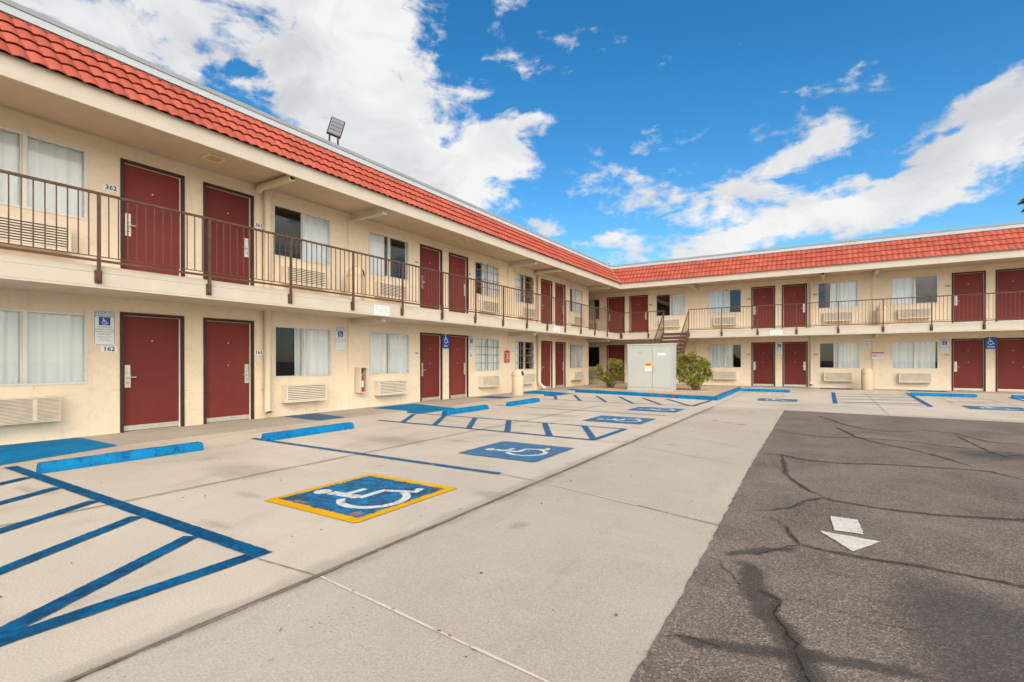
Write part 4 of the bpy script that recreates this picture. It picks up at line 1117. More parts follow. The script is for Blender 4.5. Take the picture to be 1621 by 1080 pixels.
railing('brown metal railing of the right balcony, running from the stairs to the picture edge', [rp2])

# ------------------------------------------------------------------ staircase
def stairs():
    t = thing('staircase', 'brown open staircase rising behind the grey utility cabinet to the balcony', 'staircase', (-6.19, 0, 0))
    n = 14; rise = (2.72 - .08) / (n + 0); run = .236; hw = .56
    for i in range(1, n):
        z = 2.725 - rise * i; y = SY - .03 - run * (i - 1)
        mb = MB(); mb.box(-hw, hw, y - run - .02, y, z - .05, z); mb.build('tread', M['tread'], t, bevel=0.004)
        mb = MB(); mb.box(-hw, hw, y - .004, y + .006, z + .002, z + rise - .052); mb.build('riser', M['brown'], t)
    mb = MB(); mb.box(-hw, hw, y - run - .004, y - run + .006, 0.09, z - .052); mb.build('riser', M['brown'], t)
    top = (SY - .03, 2.62); bot = (SY - .03 - run * (n - 1), .16)
    for s in (-1, 1):
        mb = MB(); mb.obox((s * (hw + .022), top[0], top[1]), (s * (hw + .022), bot[0], bot[1]), .04, .26)
        mb.build('stringer', M['brown'], t)
        hr = MB(); dy, dzv = bot[0] - top[0], bot[1] - top[1]
        a = (s * (hw + .022), top[0] - .05, 3.66); b = (s * (hw + .022), bot[0], bot[1] + .98)
        hr.obox(a, b, .04, .035)
        hr.obox((a[0], a[1], a[2] - .82), (b[0], b[1], b[2] - .82), .02, .02)
        hr.box(b[0] - .018, b[0] + .018, b[1] - .018, b[1] + .018, .09, b[2])
        mid = [(a[k] + b[k]) / 2 for k in range(3)]; hr.box(mid[0] - .016, mid[0] + .016, mid[1] - .016, mid[1] + .016, mid[2] - 1.0, mid[2])
        for k in range(1, 24):
            f = k / 24; y = a[1] + (b[1] - a[1]) * f; z = a[2] + (b[2] - a[2]) * f
            hr.box(a[0] - .006, a[0] + .006, y - .006, y + .006, z - .82, z - .01)
        hr.build('handrail', M['brown'], t)
stairs()

# ------------------------------------------------------------------ air conditioners
def make_ac(n=8, div=False):
    t = empty('air_conditioner')
    w, h, d = 1.07, .40, .21
    mb = MB()
    mb.box(-w / 2, w / 2, -d + .028, 0.02, 0, h)
    # front bezel
    if not div: mb.box(-w / 2, w / 2, -d, -d + .0275, 0, .035); mb.box(-w / 2, w / 2, -d, -d + .0275, h - .035, h)
    if not div: mb.box(-w / 2, -w / 2 + .035, -d, -d + .0275, .0352, h - .0352); mb.box(w / 2 - .035, w / 2, -d, -d + .0275, .0352, h - .0352)
    mb.build('casing', M['ac'], t, bevel=0.004)
    bk = MB(); bk.quad((-w / 2 + .01, -d + .0268, .01), (w / 2 - .01, -d + .0268, .01), (w / 2 - .01, -d + .0268, h - .01), (-w / 2 + .01, -d + .0268, h - .01))
    bk.build('grille_back', M['grill_dark'], t)
    g = MB(); pit = (h - (.012 if div else .076)) / n
    for i in range(n):
        z = (.006 if div else .038) + pit * (i + .24)
        x = w / 2 - (.002 if div else .0355)
        g.add([(-x, -d + .002, z), (x, -d + .002, z), (x, -d + .020, z + pit * (.50 if div else .48)), (-x, -d + .020, z + pit * (.50 if div else .48)), (-x, -d + .002, z - pit * .20), (x, -d + .002, z - pit * .20)], [(0, 1, 2, 3), (4, 5, 1, 0), (4, 5, 2, 3)])
    if div: g.box(.205, .255, -d + .010, -d + .022, .036, h - .036)
    g.build('grille', M['ac'], t, fix=False)
    return t
AC = make_ac(); AC_FINE = make_ac(19, True)
ACS = [('L', 2.37, 0, 'at ground level under the window left of door 162'), ('L', 7.335, 0, 'at ground level under the window right of door 161'), ('L', 10.08, 0, 'at ground level under the window left of door 160'),
       ('L', 14.90, 0, 'at ground level under the barred window right of door 159'), ('L', 17.64, 0, 'at ground level half hidden behind the beige bin'), ('L', 22.50, 0, 'at ground level beside the left wing corner'),
       ('L', 2.50, 1, 'upstairs behind the railing left of door 362'), ('L', 7.33, 1, 'upstairs behind the railing right of door 361'), ('L', 10.08, 1, 'upstairs behind the railing left of door 360'),
       ('L', 14.90, 1, 'upstairs behind the railing right of door 359'), ('L', 17.64, 1, 'upstairs under the second barred window behind the railing'), ('L', 22.50, 1, 'upstairs behind the railing beside the left wing corner'),
       ('R', -11.45, 0, 'at ground level in the shaded recess behind the corner'), ('R', -4.23, 0, 'at ground level left of door 153 behind the shrub'), ('R', .48, 0, 'at ground level right of door 152'), ('R', 3.18, 0, 'at ground level left of door 151'),
       ('R', -11.45, 1, 'upstairs in the shaded recess behind the corner'), ('R', -6.93, 1, 'upstairs at the head of the stairs'), ('R', -4.23, 1, 'upstairs left of door 353'), ('R', .48, 1, 'upstairs right of door 352'), ('R', 3.16, 1, 'upstairs left of door 351')]
for i, (w, u, l, s) in enumerate(ACS):
    o = AC_FINE if i == 0 else AC if i == 1 else copy_tree(AC)
    o.location = wpos(w, u, 0, .385 if l == 0 else 3.075); o.rotation_euler = (0, 0, RZ[w])
    tag(o, 'beige wall air conditioner ' + s, 'air conditioner', 'air conditioners under the windows')

# ------------------------------------------------------------------ signs
def plate(mb, w, h, t=.004, r=.02, y=0.0):
    P = []
    for cx, cz, a0 in ((w / 2 - r, h / 2 - r, 0), (-w / 2 + r, h / 2 - r, 90), (-w / 2 + r, -h / 2 + r, 180), (w / 2 - r, -h / 2 + r, 270)):
        for k in range(4):
            a = radians(a0 + 30 * k); P.append((cx + r * cos(a), cz + r * sin(a)))
    n = len(P)
    mb.add([(x, y, z) for x, z in P] + [(x, y + t, z) for x, z in P], [tuple(range(n)), tuple(range(2 * n - 1, n - 1, -1))] + [(i, (i + 1) % n, n + (i + 1) % n, n + i) for i in range(n)])
def sign_at(name, label, cat, w, u, z, d=-.012, group=None):
    return thing(name, label, cat, wpos(w, u, d, z), RZ[w], group)

def reserved_sign(w, u, z, label):
    t = sign_at('parking_sign', label, 'sign', w, u, z, -.012, 'reserved parking signs')
    W, H = .305, .60
    mb = MB(); plate(mb, W, H, .004, .025); mb.build('panel', M['sign_white'], t)
    b = MB()
    for s in (-1, 1): b.box(s * (W / 2 - .014) - .003, s * (W / 2 - .014) + .003, -.0012, -.0004, -H / 2 + .03, H / 2 - .03); b.box(-W / 2 + .03, W / 2 - .03, -.0012, -.0004, s * (H / 2 - .014) - .003, s * (H / 2 - .014) + .003)
    b.build('border', M['ink_blue'], t)
    sq = MB(); sq.box(-.08, .08, -.0012, -.0004, .045, .185); sq.build('symbol_panel', M['sign_blue'], t)
    sy = MB(); access_symbol(sy, lambda x, s, l: (-.06 + x * .12, -.0018 - l * .3, .057 + s * .115)); sy.build('wheelchair_symbol', M['ink_white'], t, fix=False)
    tx = MB()
    for s, zz, sz in (('RESERVED', .252, .066), ('PARKING', .200, .064)): put_text(tx, s, 0, -.0014, zz, sz, .0, 1.0, .262)
    for s, zz, sz in (('FOR VEHICLES', .015, .032), ('SHOWING DISABLED', -.025, .032), ('INSIGNIA OR LICENSE', -.065, .032), ('PLATE ONLY', -.105, .032), ('PHOENIX CITY CODE', -.155, .022), ('SEC.   36-149', -.185, .022), ('CITY  OF  PHOENIX', -.215, .022)): put_text(tx, s, 0, -.0014, zz, sz, .0, 1.0, .262)
    tx.build('lettering', M['ink_blue'], t, fix=False)
reserved_sign('L', 3.535, 1.895, 'white and blue reserved parking sign directly above the number 162')
reserved_sign('L', 8.43, 1.89, 'white and blue reserved parking sign on the left wall near the fire extinguisher')
reserved_sign('L', 13.95, 1.885, 'white and blue reserved parking sign above the number 159')
reserved_sign('R', -1.845, 1.90, 'white and blue reserved parking sign between doors 153 and 152')
reserved_sign('R', 4.15, 1.905, 'white and blue reserved parking sign above the number 151')

def access_sign(w, u, z, label, two):
    t = sign_at('access_sign', label, 'sign', w, u, z, -.03, 'blue wheelchair direction signs')
    W, H = .335, .455
    mb = MB(); plate(mb, W, H, .004, .02); mb.build('panel', M['sign_blue'], t)
    sy = MB(); access_symbol(sy, lambda x, s, l: (-.14 + x * .27, -.0012 - l * .3, -.075 + s * .29)); sy.build('wheelchair_symbol', M['ink_white'], t, fix=False)
    a = MB(); z0 = -.150
    a.box(-.07, .07, -.0016, -.0008, z0 - .012, z0 + .012)
    a.poly([(-.115, -.0012, z0), (-.071, -.0012, z0 - .034), (-.071, -.0012, z0 + .034)])
    if two: a.poly([(.115, -.0012, z0), (.071, -.0012, z0 + .034), (.071, -.0012, z0 - .034)])
    a.build('arrow', M['ink_white'], t, fix=False)
access_sign('L', 12.58, 1.955, 'blue wheelchair sign with arrow between the two doors 160 and 159', False)
access_sign('R', 5.545, 1.995, 'blue wheelchair sign with two-way arrow beside door 151', True)

def number(w, u, z, s, extra=''):
    t = sign_at('room_number', f'small white room number plate reading {s} {extra}'.strip(), 'number plate', w, u, z, -.006, 'room number plates')
    mb = MB(); plate(mb, .235, .105, .003, .012); mb.build('panel', M['sign_white'] if w == 'L' else M['ac'], t)
    tx = MB(); put_text(tx, s, 0, -.0012, 0, .108, .022, 1.05, .20); tx.build('lettering', M['ink_dark'], t, fix=False)
for w, u, z, s, e in (('L', 3.60, 1.535, '162', 'under the reserved parking sign'), ('L', 6.28, 1.51, '161', 'beside a ground floor door'), ('L', 11.20, 1.555, '160', 'beside a ground floor door'), ('L', 13.93, 1.50, '159', 'under a parking sign'), ('L', 21.50, 1.57, '157', 'near the wing corner'),
                   ('L', 3.63, 4.31, '362', 'beside an upstairs door'), ('L', 6.28, 4.27, '361', 'beside an upstairs door'), ('L', 11.22, 4.295, '360', 'beside an upstairs door'), ('L', 13.88, 4.305, '359', 'beside an upstairs door'), ('L', 21.48, 4.305, '357', 'near the upstairs corner'),
                   ('R', -10.58, 4.34, '355', 'in the upstairs recess'), ('R', -7.98, 4.325, '354', 'at the stair head'), ('R', -3.17, 4.32, '353', 'beside an upstairs door'), ('R', -.38, 4.335, '352', 'beside an upstairs door'), ('R', 4.25, 4.355, '351', 'beside an upstairs door'),
                   ('R', -3.19, 1.605, '153', 'beside a ground floor door'), ('R', -.39, 1.59, '152', 'beside a ground floor door'), ('R', 4.21, 1.54, '151', 'under a parking sign')):
    number(w, u, z, s, e)

def notice(root_name, label, loc, rz, W, H, lines, ink, face='sign_white', size=.045, extra=None):
    t = thing(root_name, label, 'sign', loc, rz)
    mb = MB(); plate(mb, W, H, .004, .008); mb.build('panel', M[face], t)
    tx = MB(); n = len(lines)
    for i, s in enumerate(lines):
        put_text(tx, s, 0, -.0012, H / 2 - H * (i + .75) / (n + .5), size, .004, 1.0, W * .86)
    tx.build('lettering', M[ink], t, fix=False)
    return t
notice('balcony_notice', 'pale notice with four lines of print on the balcony edge above the extinguisher', (SX + .016, 8.53, 2.54), pi / 2, .49, .225, ['Please Call For Your', 'Room or Housekeeping', 'For Change Towels', 'of Your Linens'], 'ink_green', size=.048)
notice('balcony_notice', 'pale notice on the left balcony edge near the wing corner', (SX + .016, 17.80, 2.565), pi / 2, .54, .225, ['Please Call For Your', 'Room or Housekeeping', 'For Change Towels', 'of Your Linens'], 'ink_green', size=.048)
notice('balcony_notice', 'pale notice on the right balcony edge above the doors 153 and 152', (-1.85, SY - .016, 2.56), 0, .48, .22, ['Please Call For Your', 'Room or Housekeeping', 'For Change Towels', 'of Your Linens'], 'ink_green', size=.046)
# red tow sign, hung proud of the pilaster
t = sign_at('tow_sign', 'narrow red warning sign with white lettering on the left wing pilaster', 'sign', 'L', 16.22, 1.49, -.05)
mb = MB(); plate(mb, .32, .46, .004, .01); mb.build('panel', M['sign_red'], t)
tx = MB(); put_text(tx, 'PARKING', 0, -.0012, .115, .07, .01, 1, .28); put_text(tx, 'TOW', 0, -.0012, -.015, .075, .01, 1, .22); put_text(tx, 'AWAY', 0, -.0012, -.08, .075, .01, 1, .27); put_text(tx, 'AT OWNER EXPENSE', 0, -.0012, -.14, .035, .004, 1, .27); put_text(tx, 'AT ALL TIMES', 0, -.0012, -.185, .035, .004, 1, .26)
tx.box(-.05, .05, -.0016, -.0008, .035, .065); tx.build('lettering', M['ink_white'], t, fix=False)
notice('wall_notice', 'small white notice with blue bars right of the red sign', wpos('L', 16.68, -.01, 1.70), RZ['L'], .27, .14, ['NOTICE', 'GUESTS ONLY'], 'ink_blue', size=.05)
notice('wall_notice', 'faded pinkish notice high on the wall right of the window by door 152', wpos('R', 1.565, -.01, 2.085), 0, .24, .30, ['NO', 'PARKING', '________', 'TENANTS', 'ONLY'], 'ink_dark', size=.05)
t = sign_at('trespass_sign', 'white NO sign with red header across the right wing pilaster above the bin', 'sign', 'R', 1.93, 1.525, -.05)
mb = MB(); plate(mb, .44, .30, .004, .015); mb.build('panel', M['sign_white'], t)
b = MB(); b.box(-.215, .215, -.0014, -.0004, .088, .142); b.build('header', M['sign_red'], t)
tx = MB(); put_text(tx, 'NO', -.115, -.0014, -.01, .14, .01, .9, .15); tx.box(-.022, -.018, -.0016, -.0006, -.10, .07)
for i, s in enumerate(('TRESPASSING', 'LOITERING', 'SOLICITING')): put_text(tx, s, .10, -.0014, .045 - .05 * i, .036, .003, 1, .20)
tx.build('lettering', M['ink_black'], t, fix=False)

# ------------------------------------------------------------------ drain pipes, soffit lamps, extinguisher
def drain(w, u, su, end, label, bend=False):
    t = thing('drain_pipe', label, 'drain pipe', wpos(w, u, 0, 0), RZ[w])
    r = .072; d = -.10
    mb = MB(); mb.tube([(0, d, 2.77), (0, d, 4.98), (.0, d + .03, 5.06), (0, d + .06, 5.12)], r, 14); mb.build('upper_pipe', M['pipe'], t, smooth=True)
    mb = MB()
    if bend: mb.tube([(0, d, 2.43), (0, d, .46), (.02, d - .03, .34), (.10, d - .14, .20), (.16, d - .22, .16)], r, 14, False)
    else: mb.tube([(0, d, 2.43), (0, d, .40), (-.02, d - .03, .28), (-.04, d - .10, .20)], r, 14, False)
    mb.build('lower_pipe', M['pipe'], t, smooth=True)
    cl = MB()
    for z in (.72, 2.25, 4.9): cl.tube([(0, d, z), (0, d, z + .03)], r + .008, 14)
    cl.box(-.11, .11, -.03, 0, .715, .735)
    cl.build('pipe_clamp', M['pipe'], t)
    o2 = su - u
    sp = MB()
    n = 16
    def ring(y, rr): return [(o2 + rr * cos(2 * pi * k / n), y, 5.055 + rr * sin(2 * pi * k / n)) for k in range(n)]
    vs = ring(-.12, r + .004) + ring(-end, r + .004) + ring(-end, r - .014) + ring(-end + .25, r - .014)
    fs = [(j * n + k, j * n + (k + 1) % n, (j + 1) * n + (k + 1) % n, (j + 1) * n + k) for j in range(3) for k in range(n)] + [tuple(range(n - 1, -1, -1))]
    sp.add(vs, fs); sp.tube([(o2, -.04, 4.99), (o2, -.10, 5.03), (o2, -.2, 5.055)], r + .004, 14)
    sp.build('overflow_spout', M['pipe'], t, smooth=True)
    pl = MB(); pl.tube([(o2, -end + .10, 5.055), (o2, -end + .12, 5.055)], r - .016, 12); pl.build('spout_opening', M['black'], t)
drain('L', 6.42, 6.24, 1.26, 'cream drain pipe right of the doors 361 and 161')
drain('L', 18.63, 18.45, 1.26, 'cream drain pipe with bent foot between the second barred windows and twin doors', True)
drain('R', -.53, -.08, 1.5, 'cream drain pipe on the right wing beside the doors 152 and 352')

def soffit_lamp(x, y, label):
    t = thing('soffit_lamp', label, 'ceiling light', (x, y, 5.149), 0, 'soffit lamps')
    mb = MB(); w = .16
    mb.box(-w, w, -w, -w + .035, -.03, 0); mb.box(-w, w, w - .035, w, -.03, 0); mb.box(-w, -w + .035, -w + .0352, w - .0352, -.03, 0); mb.box(w - .035, w, -w + .0352, w - .0352, -.03, 0)
    mb.build('lamp_frame', M['ac'], t, bevel=.004)
    d = MB(); d.box(-w + .036, w - .036, -w + .036, w - .036, -.022, -.004); d.build('diffuser', M['lamp_glass'], t)
soffit_lamp(-9.72, 4.98, 'square yellowed soffit lamp above the doors 362 and 361')
soffit_lamp(-9.72, 12.65, 'square soffit lamp above the doors 360 and 359')
soffit_lamp(-9.72, 20.25, 'square soffit lamp above the last pair of left wing doors')

t = thing('extinguisher_box', 'cream wall box holding a red fire extinguisher', 'box', wpos('L', 9.02, 0, .50), RZ['L'])
W, H, D = .27, .66, .20
mb = MB(); mb.box(-W / 2, W / 2, -D, .0, 0, .02); mb.box(-W / 2, W / 2, -D, .0, H - .02, H); mb.box(-W / 2, -W / 2 + .02, -D, 0, .0202, H - .0202); mb.box(W / 2 - .02, W / 2, -D, 0, .0202, H - .0202)
mb.box(-W / 2 + .0202, -W / 2 + .05, -D + .001, -D + .012, .0202, H - .0202); mb.box(W / 2 - .05, W / 2 - .0202, -D + .001, -D + .012, .0202, H - .0202)
mb.build('box_shell', M['pipe'], t, bevel=.003)
mb = MB(); mb.quad((-W / 2 + .02, -.004, .02), (W / 2 - .02, -.004, .02), (W / 2 - .02, -.004, H - .02), (-W / 2 + .02, -.004, H - .02)); mb.build('box_back', M['grill_dark'], t)
t = thing('fire_extinguisher', 'red fire extinguisher with white label standing in the wall box', 'fire extinguisher', wpos('L', 9.01, -.10, .522), RZ['L'])
mb = MB(); mb.lathe([(.055, 0), (.068, .01), (.068, .30), (.05, .36), (.022, .39), (.02, .42)], 20); mb.build('cylinder_body', M['ext_red'], t, smooth=True)
mb = MB(); mb.lathe([(.0688, .12), (.0692, .122), (.0692, .28), (.0688, .282)], 20); mb.build('paper_label', M['sign_white'], t, smooth=True)
mb = MB(); mb.box(-.012, .07, -.014, .014, .425, .44); mb.box(-.012, .08, -.012, .012, .455, .468); mb.box(-.02, .02, -.018, .018, .40, .455); mb.build('valve_handle', M['steel'], t)
mb = MB(); mb.tube([(-.02, 0, .43), (-.07, -.01, .40), (-.08, -.02, .25), (-.078, -.02, .16)], .010, 8); mb.build('hose', M['black'], t, smooth=True)

# ------------------------------------------------------------------ bins
def make_bin():
    t = empty('trash_bin')
    mb = MB(); mb.lathe([(.205, 0), (.21, .012), (.212, .40), (.212, .66), (.208, .672)], 32); mb.build('body', M['bin'], t, smooth=True)
    d = MB(); d.lathe([(.214, .674), (.218, .68), (.218, .73), (.207, .80), (.178, .86), (.13, .905), (.07, .93), (.012, .938)], 32); lid = d.build('dome_lid', M['bin'], t, smooth=True)
    f = MB()   # dark push opening on the +x side of the dome
    n = 9; rows = []
    for z, r in ((.715, .2225), (.78, .217), (.835, .198), (.868, .178)):
        rows.append([(r * cos(radians(-38 + 76 * k / n)), r * sin(radians(-38 + 76 * k / n)), z) for k in range(n + 1)])
    f.add([p for r in rows for p in r], [(j * (n + 1) + k, j * (n + 1) + k + 1, (j + 1) * (n + 1) + k + 1, (j + 1) * (n + 1) + k) for j in range(3) for k in range(n)])
    f.build('push_flap', M['dark'], lid, smooth=True)
    return t
BIN = make_bin()
for i, (x, y, z, rz, lb) in enumerate(((-9.42, 15.42, Z1, .35, 'beige domed bin standing on the pavement against the left wing'), (-9.95, 8.52, 2.745, .9, 'beige domed bin upstairs behind the left railing near door 360'),
                         (1.50, 26.0, Z1, .5, 'beige domed bin at ground level under the white NO sign'), (2.05, 26.4, 2.76, .6, 'beige domed bin upstairs behind the right railing near door 351'))):
    o = BIN if i == 0 else copy_tree(BIN)
    o.location = (x, y, z); o.rotation_euler = (0, 0, rz)
    tag(o, lb, 'bin', 'beige domed bins')

# ------------------------------------------------------------------ parking stops
def make_stop():
    mb = MB(); L_ = 1.83; n = 22
    prof = [(-.088, 0.0), (-.085, .05), (-.055, .122), (.055, .122), (.085, .05), (.088, 0.0)]
    vs = []
    for i in range(n + 1):
        t = i / n; u = -L_ / 2 + L_ * t
        end = i in (0, n)
        for k, (a, z) in enumerate(prof):
            zz = z * (.88 if end else 1.0)
            uu = u if not (i in (1, n - 1)) else (-L_ / 2 + .02 if i == 1 else L_ / 2 - .02)
            r_ = .003
            vs.append((a + random.uniform(-r_, r_), uu + random.uniform(-r_, r_), zz + (random.uniform(-r_, r_) if z else 0) + (.004 if z == 0 else 0)))
    m = len(prof)
    mb.add(vs, [(i * m + k, i * m + (k + 1) % m, (i + 1) * m + (k + 1) % m, (i + 1) * m + k) for i in range(n) for k in range(m)] + [tuple(range(m)), tuple(n * m + k for k in range(m))])
    return mb.build('parking_stop', M['stop'], bevel=0.004)
ST = make_stop()
for i, (x, y, rz, lb) in enumerate(((-7.93, 2.96, .01, 'nearest blue concrete parking stop, in front of door 162'), (-7.90, 5.75, .02, 'blue concrete parking stop below the window by door 161'), (-7.88, 10.35, .02, 'blue concrete parking stop in front of door 160'), (-7.85, 13.2, .02, 'blue concrete parking stop left of the ground floor bin'),
                        (-2.15, 23.5, pi / 2 - .02, 'blue concrete parking stop in front of doors 153 and 152'), (3.62, 23.75, pi / 2 - .05, 'blue concrete parking stop left of the two-way wheelchair sign'), (6.35, 23.7, pi / 2 - .03, 'blue concrete parking stop cut off by the right picture edge'))):
    o = ST if i == 0 else ST.copy()
    if i: COL.objects.link(o)
    o.location = (x, y, 0.0); o.rotation_euler = (0, 0, rz)
    tag(o, lb, 'parking stop', 'blue concrete parking stops')

# ------------------------------------------------------------------ utility cabinet
t = thing('utility_cabinet', 'large pale grey metal utility cabinet standing on the gravel island', 'cabinet', (-7.14, 20.6, .06))
W, H, D = 1.90, 1.955, .65
cx = lambda px: (px - 992) / 72 * 1.9
cz = lambda py: 1.955 - (py - 545.2) / 73.2 * 1.955
mb = MB(); mb.box(.012, W - .012, .014, D, 0.0, 1.90); mb.build('cabinet_shell', M['cab'], t, bevel=.004)
mb = MB(); mb.box(-.01, W + .01, -.012, D + .015, 1.902, 1.955); mb.build('cabinet_roof', M['cab'], t, bevel=.006)
mb = MB(); mb.box(0, W, 0, .013, 0, .125); mb.build('plinth', M['cab'], t, bevel=.002)
mid = cx(1032.8)
mb = MB(); mb.box(.045, mid - .006, -.006, .013, .14, 1.80); dl = mb.build('cabinet_door', M['cab'], t, bevel=.004)
mb = MB(); mb.box(mid + .006, W - .06, -.006, .013, .14, 1.80); dr = mb.build('cabinet_door', M['cab'], t, bevel=.004)
mb = MB(); mb.box(.04, W - .055, .0115, .0136, .132, 1.806); mb.build('door_gap', M['grill_dark'], t)
mb = MB()
for z in (.45, 1.0, 1.5): mb.tube([(W - .052, -.008, z), (W - .052, -.008, z + .14)], .010, 8)
mb.build('hinge', M['cab'], dr)
mb = MB(); hx = cx(1037); mb.box(hx - .02, hx + .02, -.012, -.006, cz(588), cz(578)); mb.tube([(hx - .005, -.03, cz(579)), (hx + .012, -.035, cz(587.5))], .009, 8); mb.tube([(hx, -.006, cz(581)), (hx, -.03, cz(581))], .012, 8); mb.build('door_handle', M['steel'], dr)
mb = MB(); mb.box(cx(1021.9), cx(1030.6), -.0078, -.0062, cz(579.8), cz(575)); s = mb.build('warning_sticker', M['orange'], dl)
tx = MB(); put_text(tx, 'WARNING', (cx(1021.9) + cx(1030.6)) / 2, -.0085, (cz(579.8) + cz(575)) / 2, .06, .01, 1, .2); tx.build('lettering', M['ink_black'], s, fix=False)
mb = MB(); mb.box(cx(1021.5), cx(1031.6), -.0078, -.0062, cz(587.2), cz(580)); s2 = mb.build('instruction_sticker', M['sign_white'], dl)
tx = MB()
for i in range(3): put_text(tx, 'KEEP AREA CLEAR', (cx(1021.5) + cx(1031.6)) / 2, -.0085, cz(581.8) - .05 * i, .032, .002, 1, .22)
tx.build('lettering', M['ink_green'], s2, fix=False)
mb = MB(); mb.box(cx(1041), cx(1053.7), -.0078, -.0062, cz(563.2), cz(559.4)); s = mb.build('name_sticker', M['sign_white'], dr)
tx = MB(); put_text(tx, '4 7 2 6 1 - 8 - 4', (cx(1041) + cx(1053.7)) / 2, -.0085, cz(561.3), .05, .006, 1, .28); tx.build('lettering', M['ink_black'], s, fix=False)
mb = MB(); mb.box(cx(1051.5), cx(1055.6), -.0078, -.0062, cz(609), cz(605.7)); mb.build('sticker', M['lilac'], dr)
mb = MB(); mb.box(cx(1056), cx(1058), -.0078, -.0062, cz(554.6), cz(552.8)); mb.build('sticker', M['yellow_dot'], dr)
mb = MB(); mb.box(cx(1011.3), cx(1015.2), -.0078, -.0062, cz(559), cz(558)); mb.build('badge', M['ink_green'], dl)

# ------------------------------------------------------------------ rooftop floodlight and vents
t = thing('floodlight', 'solar floodlight tilted on two stalks above the left roof edge', 'floodlight', (-10.15, 8.02, 6.27), 0)
RM = Matrix.Translation((0, 0, .55)) @ Matrix.Rotation(radians(62), 4, 'Z') @ Matrix.Rotation(radians(-22), 4, 'X') @ Matrix.Rotation(radians(16), 4, 'Y')
mb = MB(); mb.box(-.17, .17, -.03, .03, -.005, .56); mb.build('lamp_housing', M['frame'], t, bevel=.015, mtx=RM)
mb = MB(); mb.box(-.145, .145, -.034, -.0305, .02, .53); mb.build('solar_panel', M['solar'], t, mtx=RM)
mb = MB()
for z in (.15, .275, .40): mb.box(-.13, .13, -.037, -.0345, z - .006, z + .006)
mb.build('cell_line', M['black'], t, mtx=RM)
for s in (-1, 1):
    mb = MB(); a = RM @ Vector((s * .10, 0, .02)); mb.tube([(s * .10 * cos(radians(62)), s * .10 * sin(radians(62)), 0), (a.x, a.y, a.z - .1), (a.x, a.y, a.z)], .022, 8); mb.build('stalk', M['frame'], t, smooth=True)
for x, y, h, lb in ((-10.45, 8.9, .45, 'short grey roof vent just right of the floodlight'), (-9.98, 25.86, .46, 'small grey lamp post cap on the roof corner where the wings meet')):
    t = thing('roof_vent', lb, 'roof vent', (x, y, 6.26))
    mb = MB(); mb.lathe([(.035, 0), (.035, h - .1), (.03, h - .09)], 12); mb.build('vent_pipe', M['coping_cap'], t, smooth=True)
    mb = MB(); mb.lathe([(.04, h - .088), (.065, h - .06), (.06, h - .01), (.02, h)], 12); mb.build('vent_cap', M['coping'], t, smooth=True)

# ------------------------------------------------------------------ shrubs, weeds, palm
def leafy(mb, c, r, n, size, rnd):
    """leaves scattered through an uneven blob, pointing outward and up"""
    for _ in range(n):
        d = Vector((rnd.gauss(0, 1), rnd.gauss(0, 1), rnd.gauss(0, 1))).normalized()
        q = rnd.random() ** 0.45
        p = Vector(c) + Vector((d.x * r[0], d.y * r[1], d.z * r[2])) * q
        out = (d + Vector((rnd.uniform(-.6, .6), rnd.uniform(-.6, .6), rnd.uniform(0, .9)))).normalized()
        s = size * rnd.uniform(.6, 1.3)
        side = out.cross(Vector((rnd.uniform(-1, 1), rnd.uniform(-1, 1), rnd.uniform(-1, 1)))).normalized() * s * .17
        m_ = p + out * s * .5 + Vector((0, 0, -s * .04))
        tip = p + out * s
        mb.add([p, m_ + side, tip, m_ - side], [(0, 1, 2), (0, 2, 3)])
def shrub(loc, blobs, label, seed, blossom=0):
    rnd = random.Random(seed)
    t = thing('shrub', label, 'shrub', loc, 0, 'oleander shrubs beside the cabinet')
    st = MB()
    for (c, r, n) in blobs:
        for k in range(5):
            a = rnd.uniform(0, 6.28); b0 = (rnd.uniform(-.14, .14), rnd.uniform(-.10, .10), -.03)
            e = (c[0] + rnd.uniform(-.7, .7) * r[0], c[1] + rnd.uniform(-.7, .7) * r[1], c[2] + rnd.uniform(-.2, .8) * r[2])
            m_ = tuple(b0[i] * .45 + e[i] * .55 + rnd.uniform(-.06, .06) for i in range(3))
            st.tube([b0, m_, e], [.016, .011, .005], 6)
    st.build('stem', M['branch'], t, smooth=True)
    lf = MB()
    for (c, r, n) in blobs:
        for k in range(9):
            d = Vector((rnd.gauss(0, 1), rnd.gauss(0, 1), rnd.gauss(0, .9))).normalized()
            cc = (c[0] + d.x * r[0] * .62, c[1] + d.y * r[1] * .62, c[2] + d.z * r[2] * .62)
            f = rnd.uniform(.28, .52)
            leafy(lf, cc, (r[0] * f, r[1] * f, r[2] * f), int(n * 1.7) // 9, .098, rnd)
    lf.build('foliage', M['leaf'], t, fix=False)
    if blossom:
        fl = MB()
        for _ in range(blossom):
            c, r, n = rnd.choice(blobs[:3])
            a = rnd.uniform(0, 6.28); p = Vector((c[0] + r[0] * .8 * cos(a), c[1] + r[1] * .8 * sin(a), c[2] + r[2] * rnd.uniform(.55, 1.02)))
            for k in range(4):
                q = p + Vector((rnd.uniform(-.04, .04), rnd.uniform(-.04, .04), rnd.uniform(-.03, .03)))
                s = .026
                fl.add([q + Vector((-s, 0, 0)), q + Vector((0, -s, s * .5)), q + Vector((s, 0, 0)), q + Vector((0, s * .4, s))], [(0, 1, 2, 3)])
        fl.build('blossom', M['blossom'], t, fix=False)
shrub((-8.30, 21.7, .085), [((.15, 0, .95), (.42, .42, .38), 900), ((-.22, -.1, .48), (.34, .34, .30), 620), ((-.52, -.1, .86), (.17, .17, .17), 200), ((.30, .05, .55), (.30, .32, .35), 320), ((0, -.15, .30), (.30, .25, .18), 260)],
      'loose green shrub with bare reddish stems left of the grey cabinet', 3)
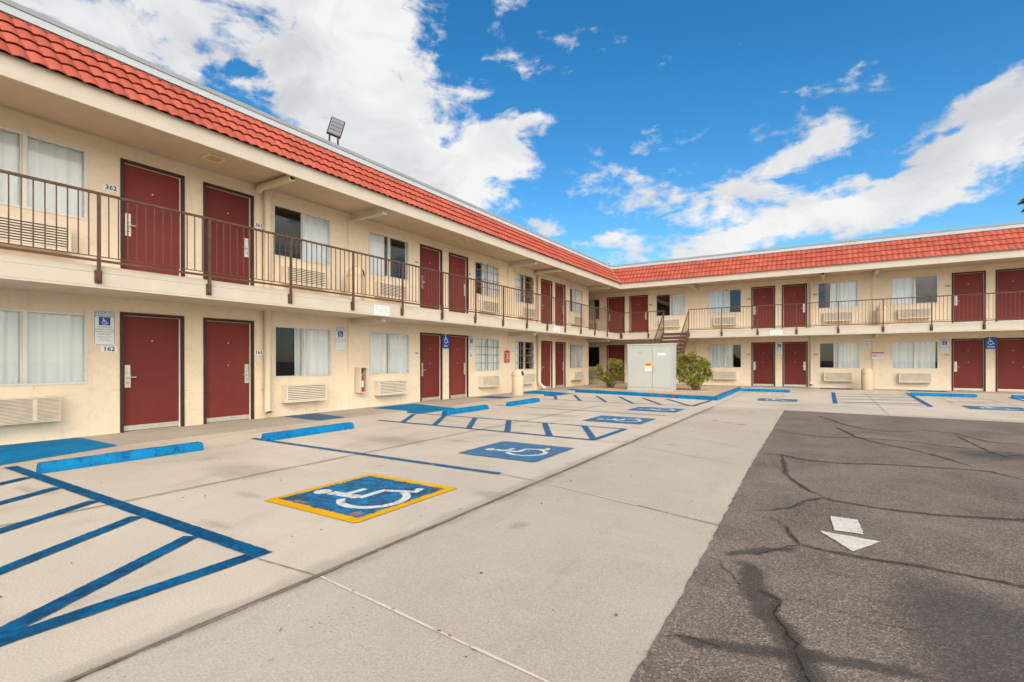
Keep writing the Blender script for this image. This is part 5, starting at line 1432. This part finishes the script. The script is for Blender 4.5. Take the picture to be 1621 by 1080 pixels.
shrub((-4.55, 21.75, .085), [((-.30, 0, 1.18), (.50, .45, .40), 1100), ((.12, 0, .98), (.45, .42, .40), 1000), ((-.55, -.1, .72), (.40, .40, .48), 850), ((-.15, -.2, .52), (.50, .40, .34), 900), ((.36, 0, .70), (.28, .30, .32), 420)],
      'dense green shrub with faded pink blossom right of the grey cabinet', 11, 46)

for i, (x, y, s) in enumerate(((-.665, 2.22, .6), (-.668, 2.13, .5))):
    rnd = random.Random(40 + i)
    mb = MB(); leafy(mb, (0, 0, .008), (.018 * s, .03 * s, .008), 26, .022 * s, rnd)
    o = mb.build('weed', M['frond'], fix=False); o.location = (x, y, .006)
    tag(o, 'small green weed sprouting from the asphalt edge, ' + ('the farther of two' if i == 0 else 'the nearer of two'), 'weed', 'weeds at the asphalt edge')

def palm():
    rnd = random.Random(5)
    d = 27.0; base = (.3682 * d + 0.45, 1.4108 * d - .3, 0)
    t = thing('palm_tree', 'palm tree with shaggy dry fronds peeking in at the right picture edge', 'palm tree', base)
    Ht = 10.1
    mb = MB(); mb.tube([(0, 0, -.03), (.03, 0, 3), (.0, .05, 7), (0, 0, Ht)], [.24, .19, .17, .18], 14); mb.build('trunk', M['palm_trunk'], t, smooth=True)
    def frond(mb, az, el0, L_, droop):
        base_ = Vector((0, 0, Ht)); h = Vector((cos(az), sin(az), 0)); side = Vector((-sin(az), cos(az), 0))
        p = base_.copy(); el = el0; n = 12; prev = p
        for k in range(n):
            dvec = h * cos(el) + Vector((0, 0, 1)) * sin(el)
            q = p + dvec * (L_ * .55 / n); mb.obox(p, q, .03, .015); p = q; el -= droop * .5 / n
        hub = p; dvec = h * cos(el) + Vector((0, 0, 1)) * sin(el)   # fan of segments
        for k in range(22):
            a = radians(-78 + 156 * k / 21) + rnd.uniform(-.05, .05)
            dirv = (dvec * cos(a) + side * sin(a)).normalized(); ll = L_ * .55 * rnd.uniform(.8, 1.1)
            w_ = side * cos(a) - dvec * sin(a); up = Vector((0, 0, 1))
            m_ = hub + dirv * ll * .55; e = hub + dirv * ll - up * ll * .28
            mb.add([hub, m_ + w_ * .035, e, m_ - w_ * .035], [(0, 1, 2), (0, 2, 3)])
    g = MB()
    for k in range(30): frond(g, rnd.uniform(0, 6.283), rnd.uniform(-.15, 1.35), 1.35, 1.0)
    g.build('crown', M['frond'], t, fix=False)
    g = MB()
    for k in range(22): frond(g, rnd.uniform(0, 6.283), rnd.uniform(-1.4, -.6), 1.15, .5)
    g.build('dry_skirt', M['deadfrond'], t, fix=False)
palm()
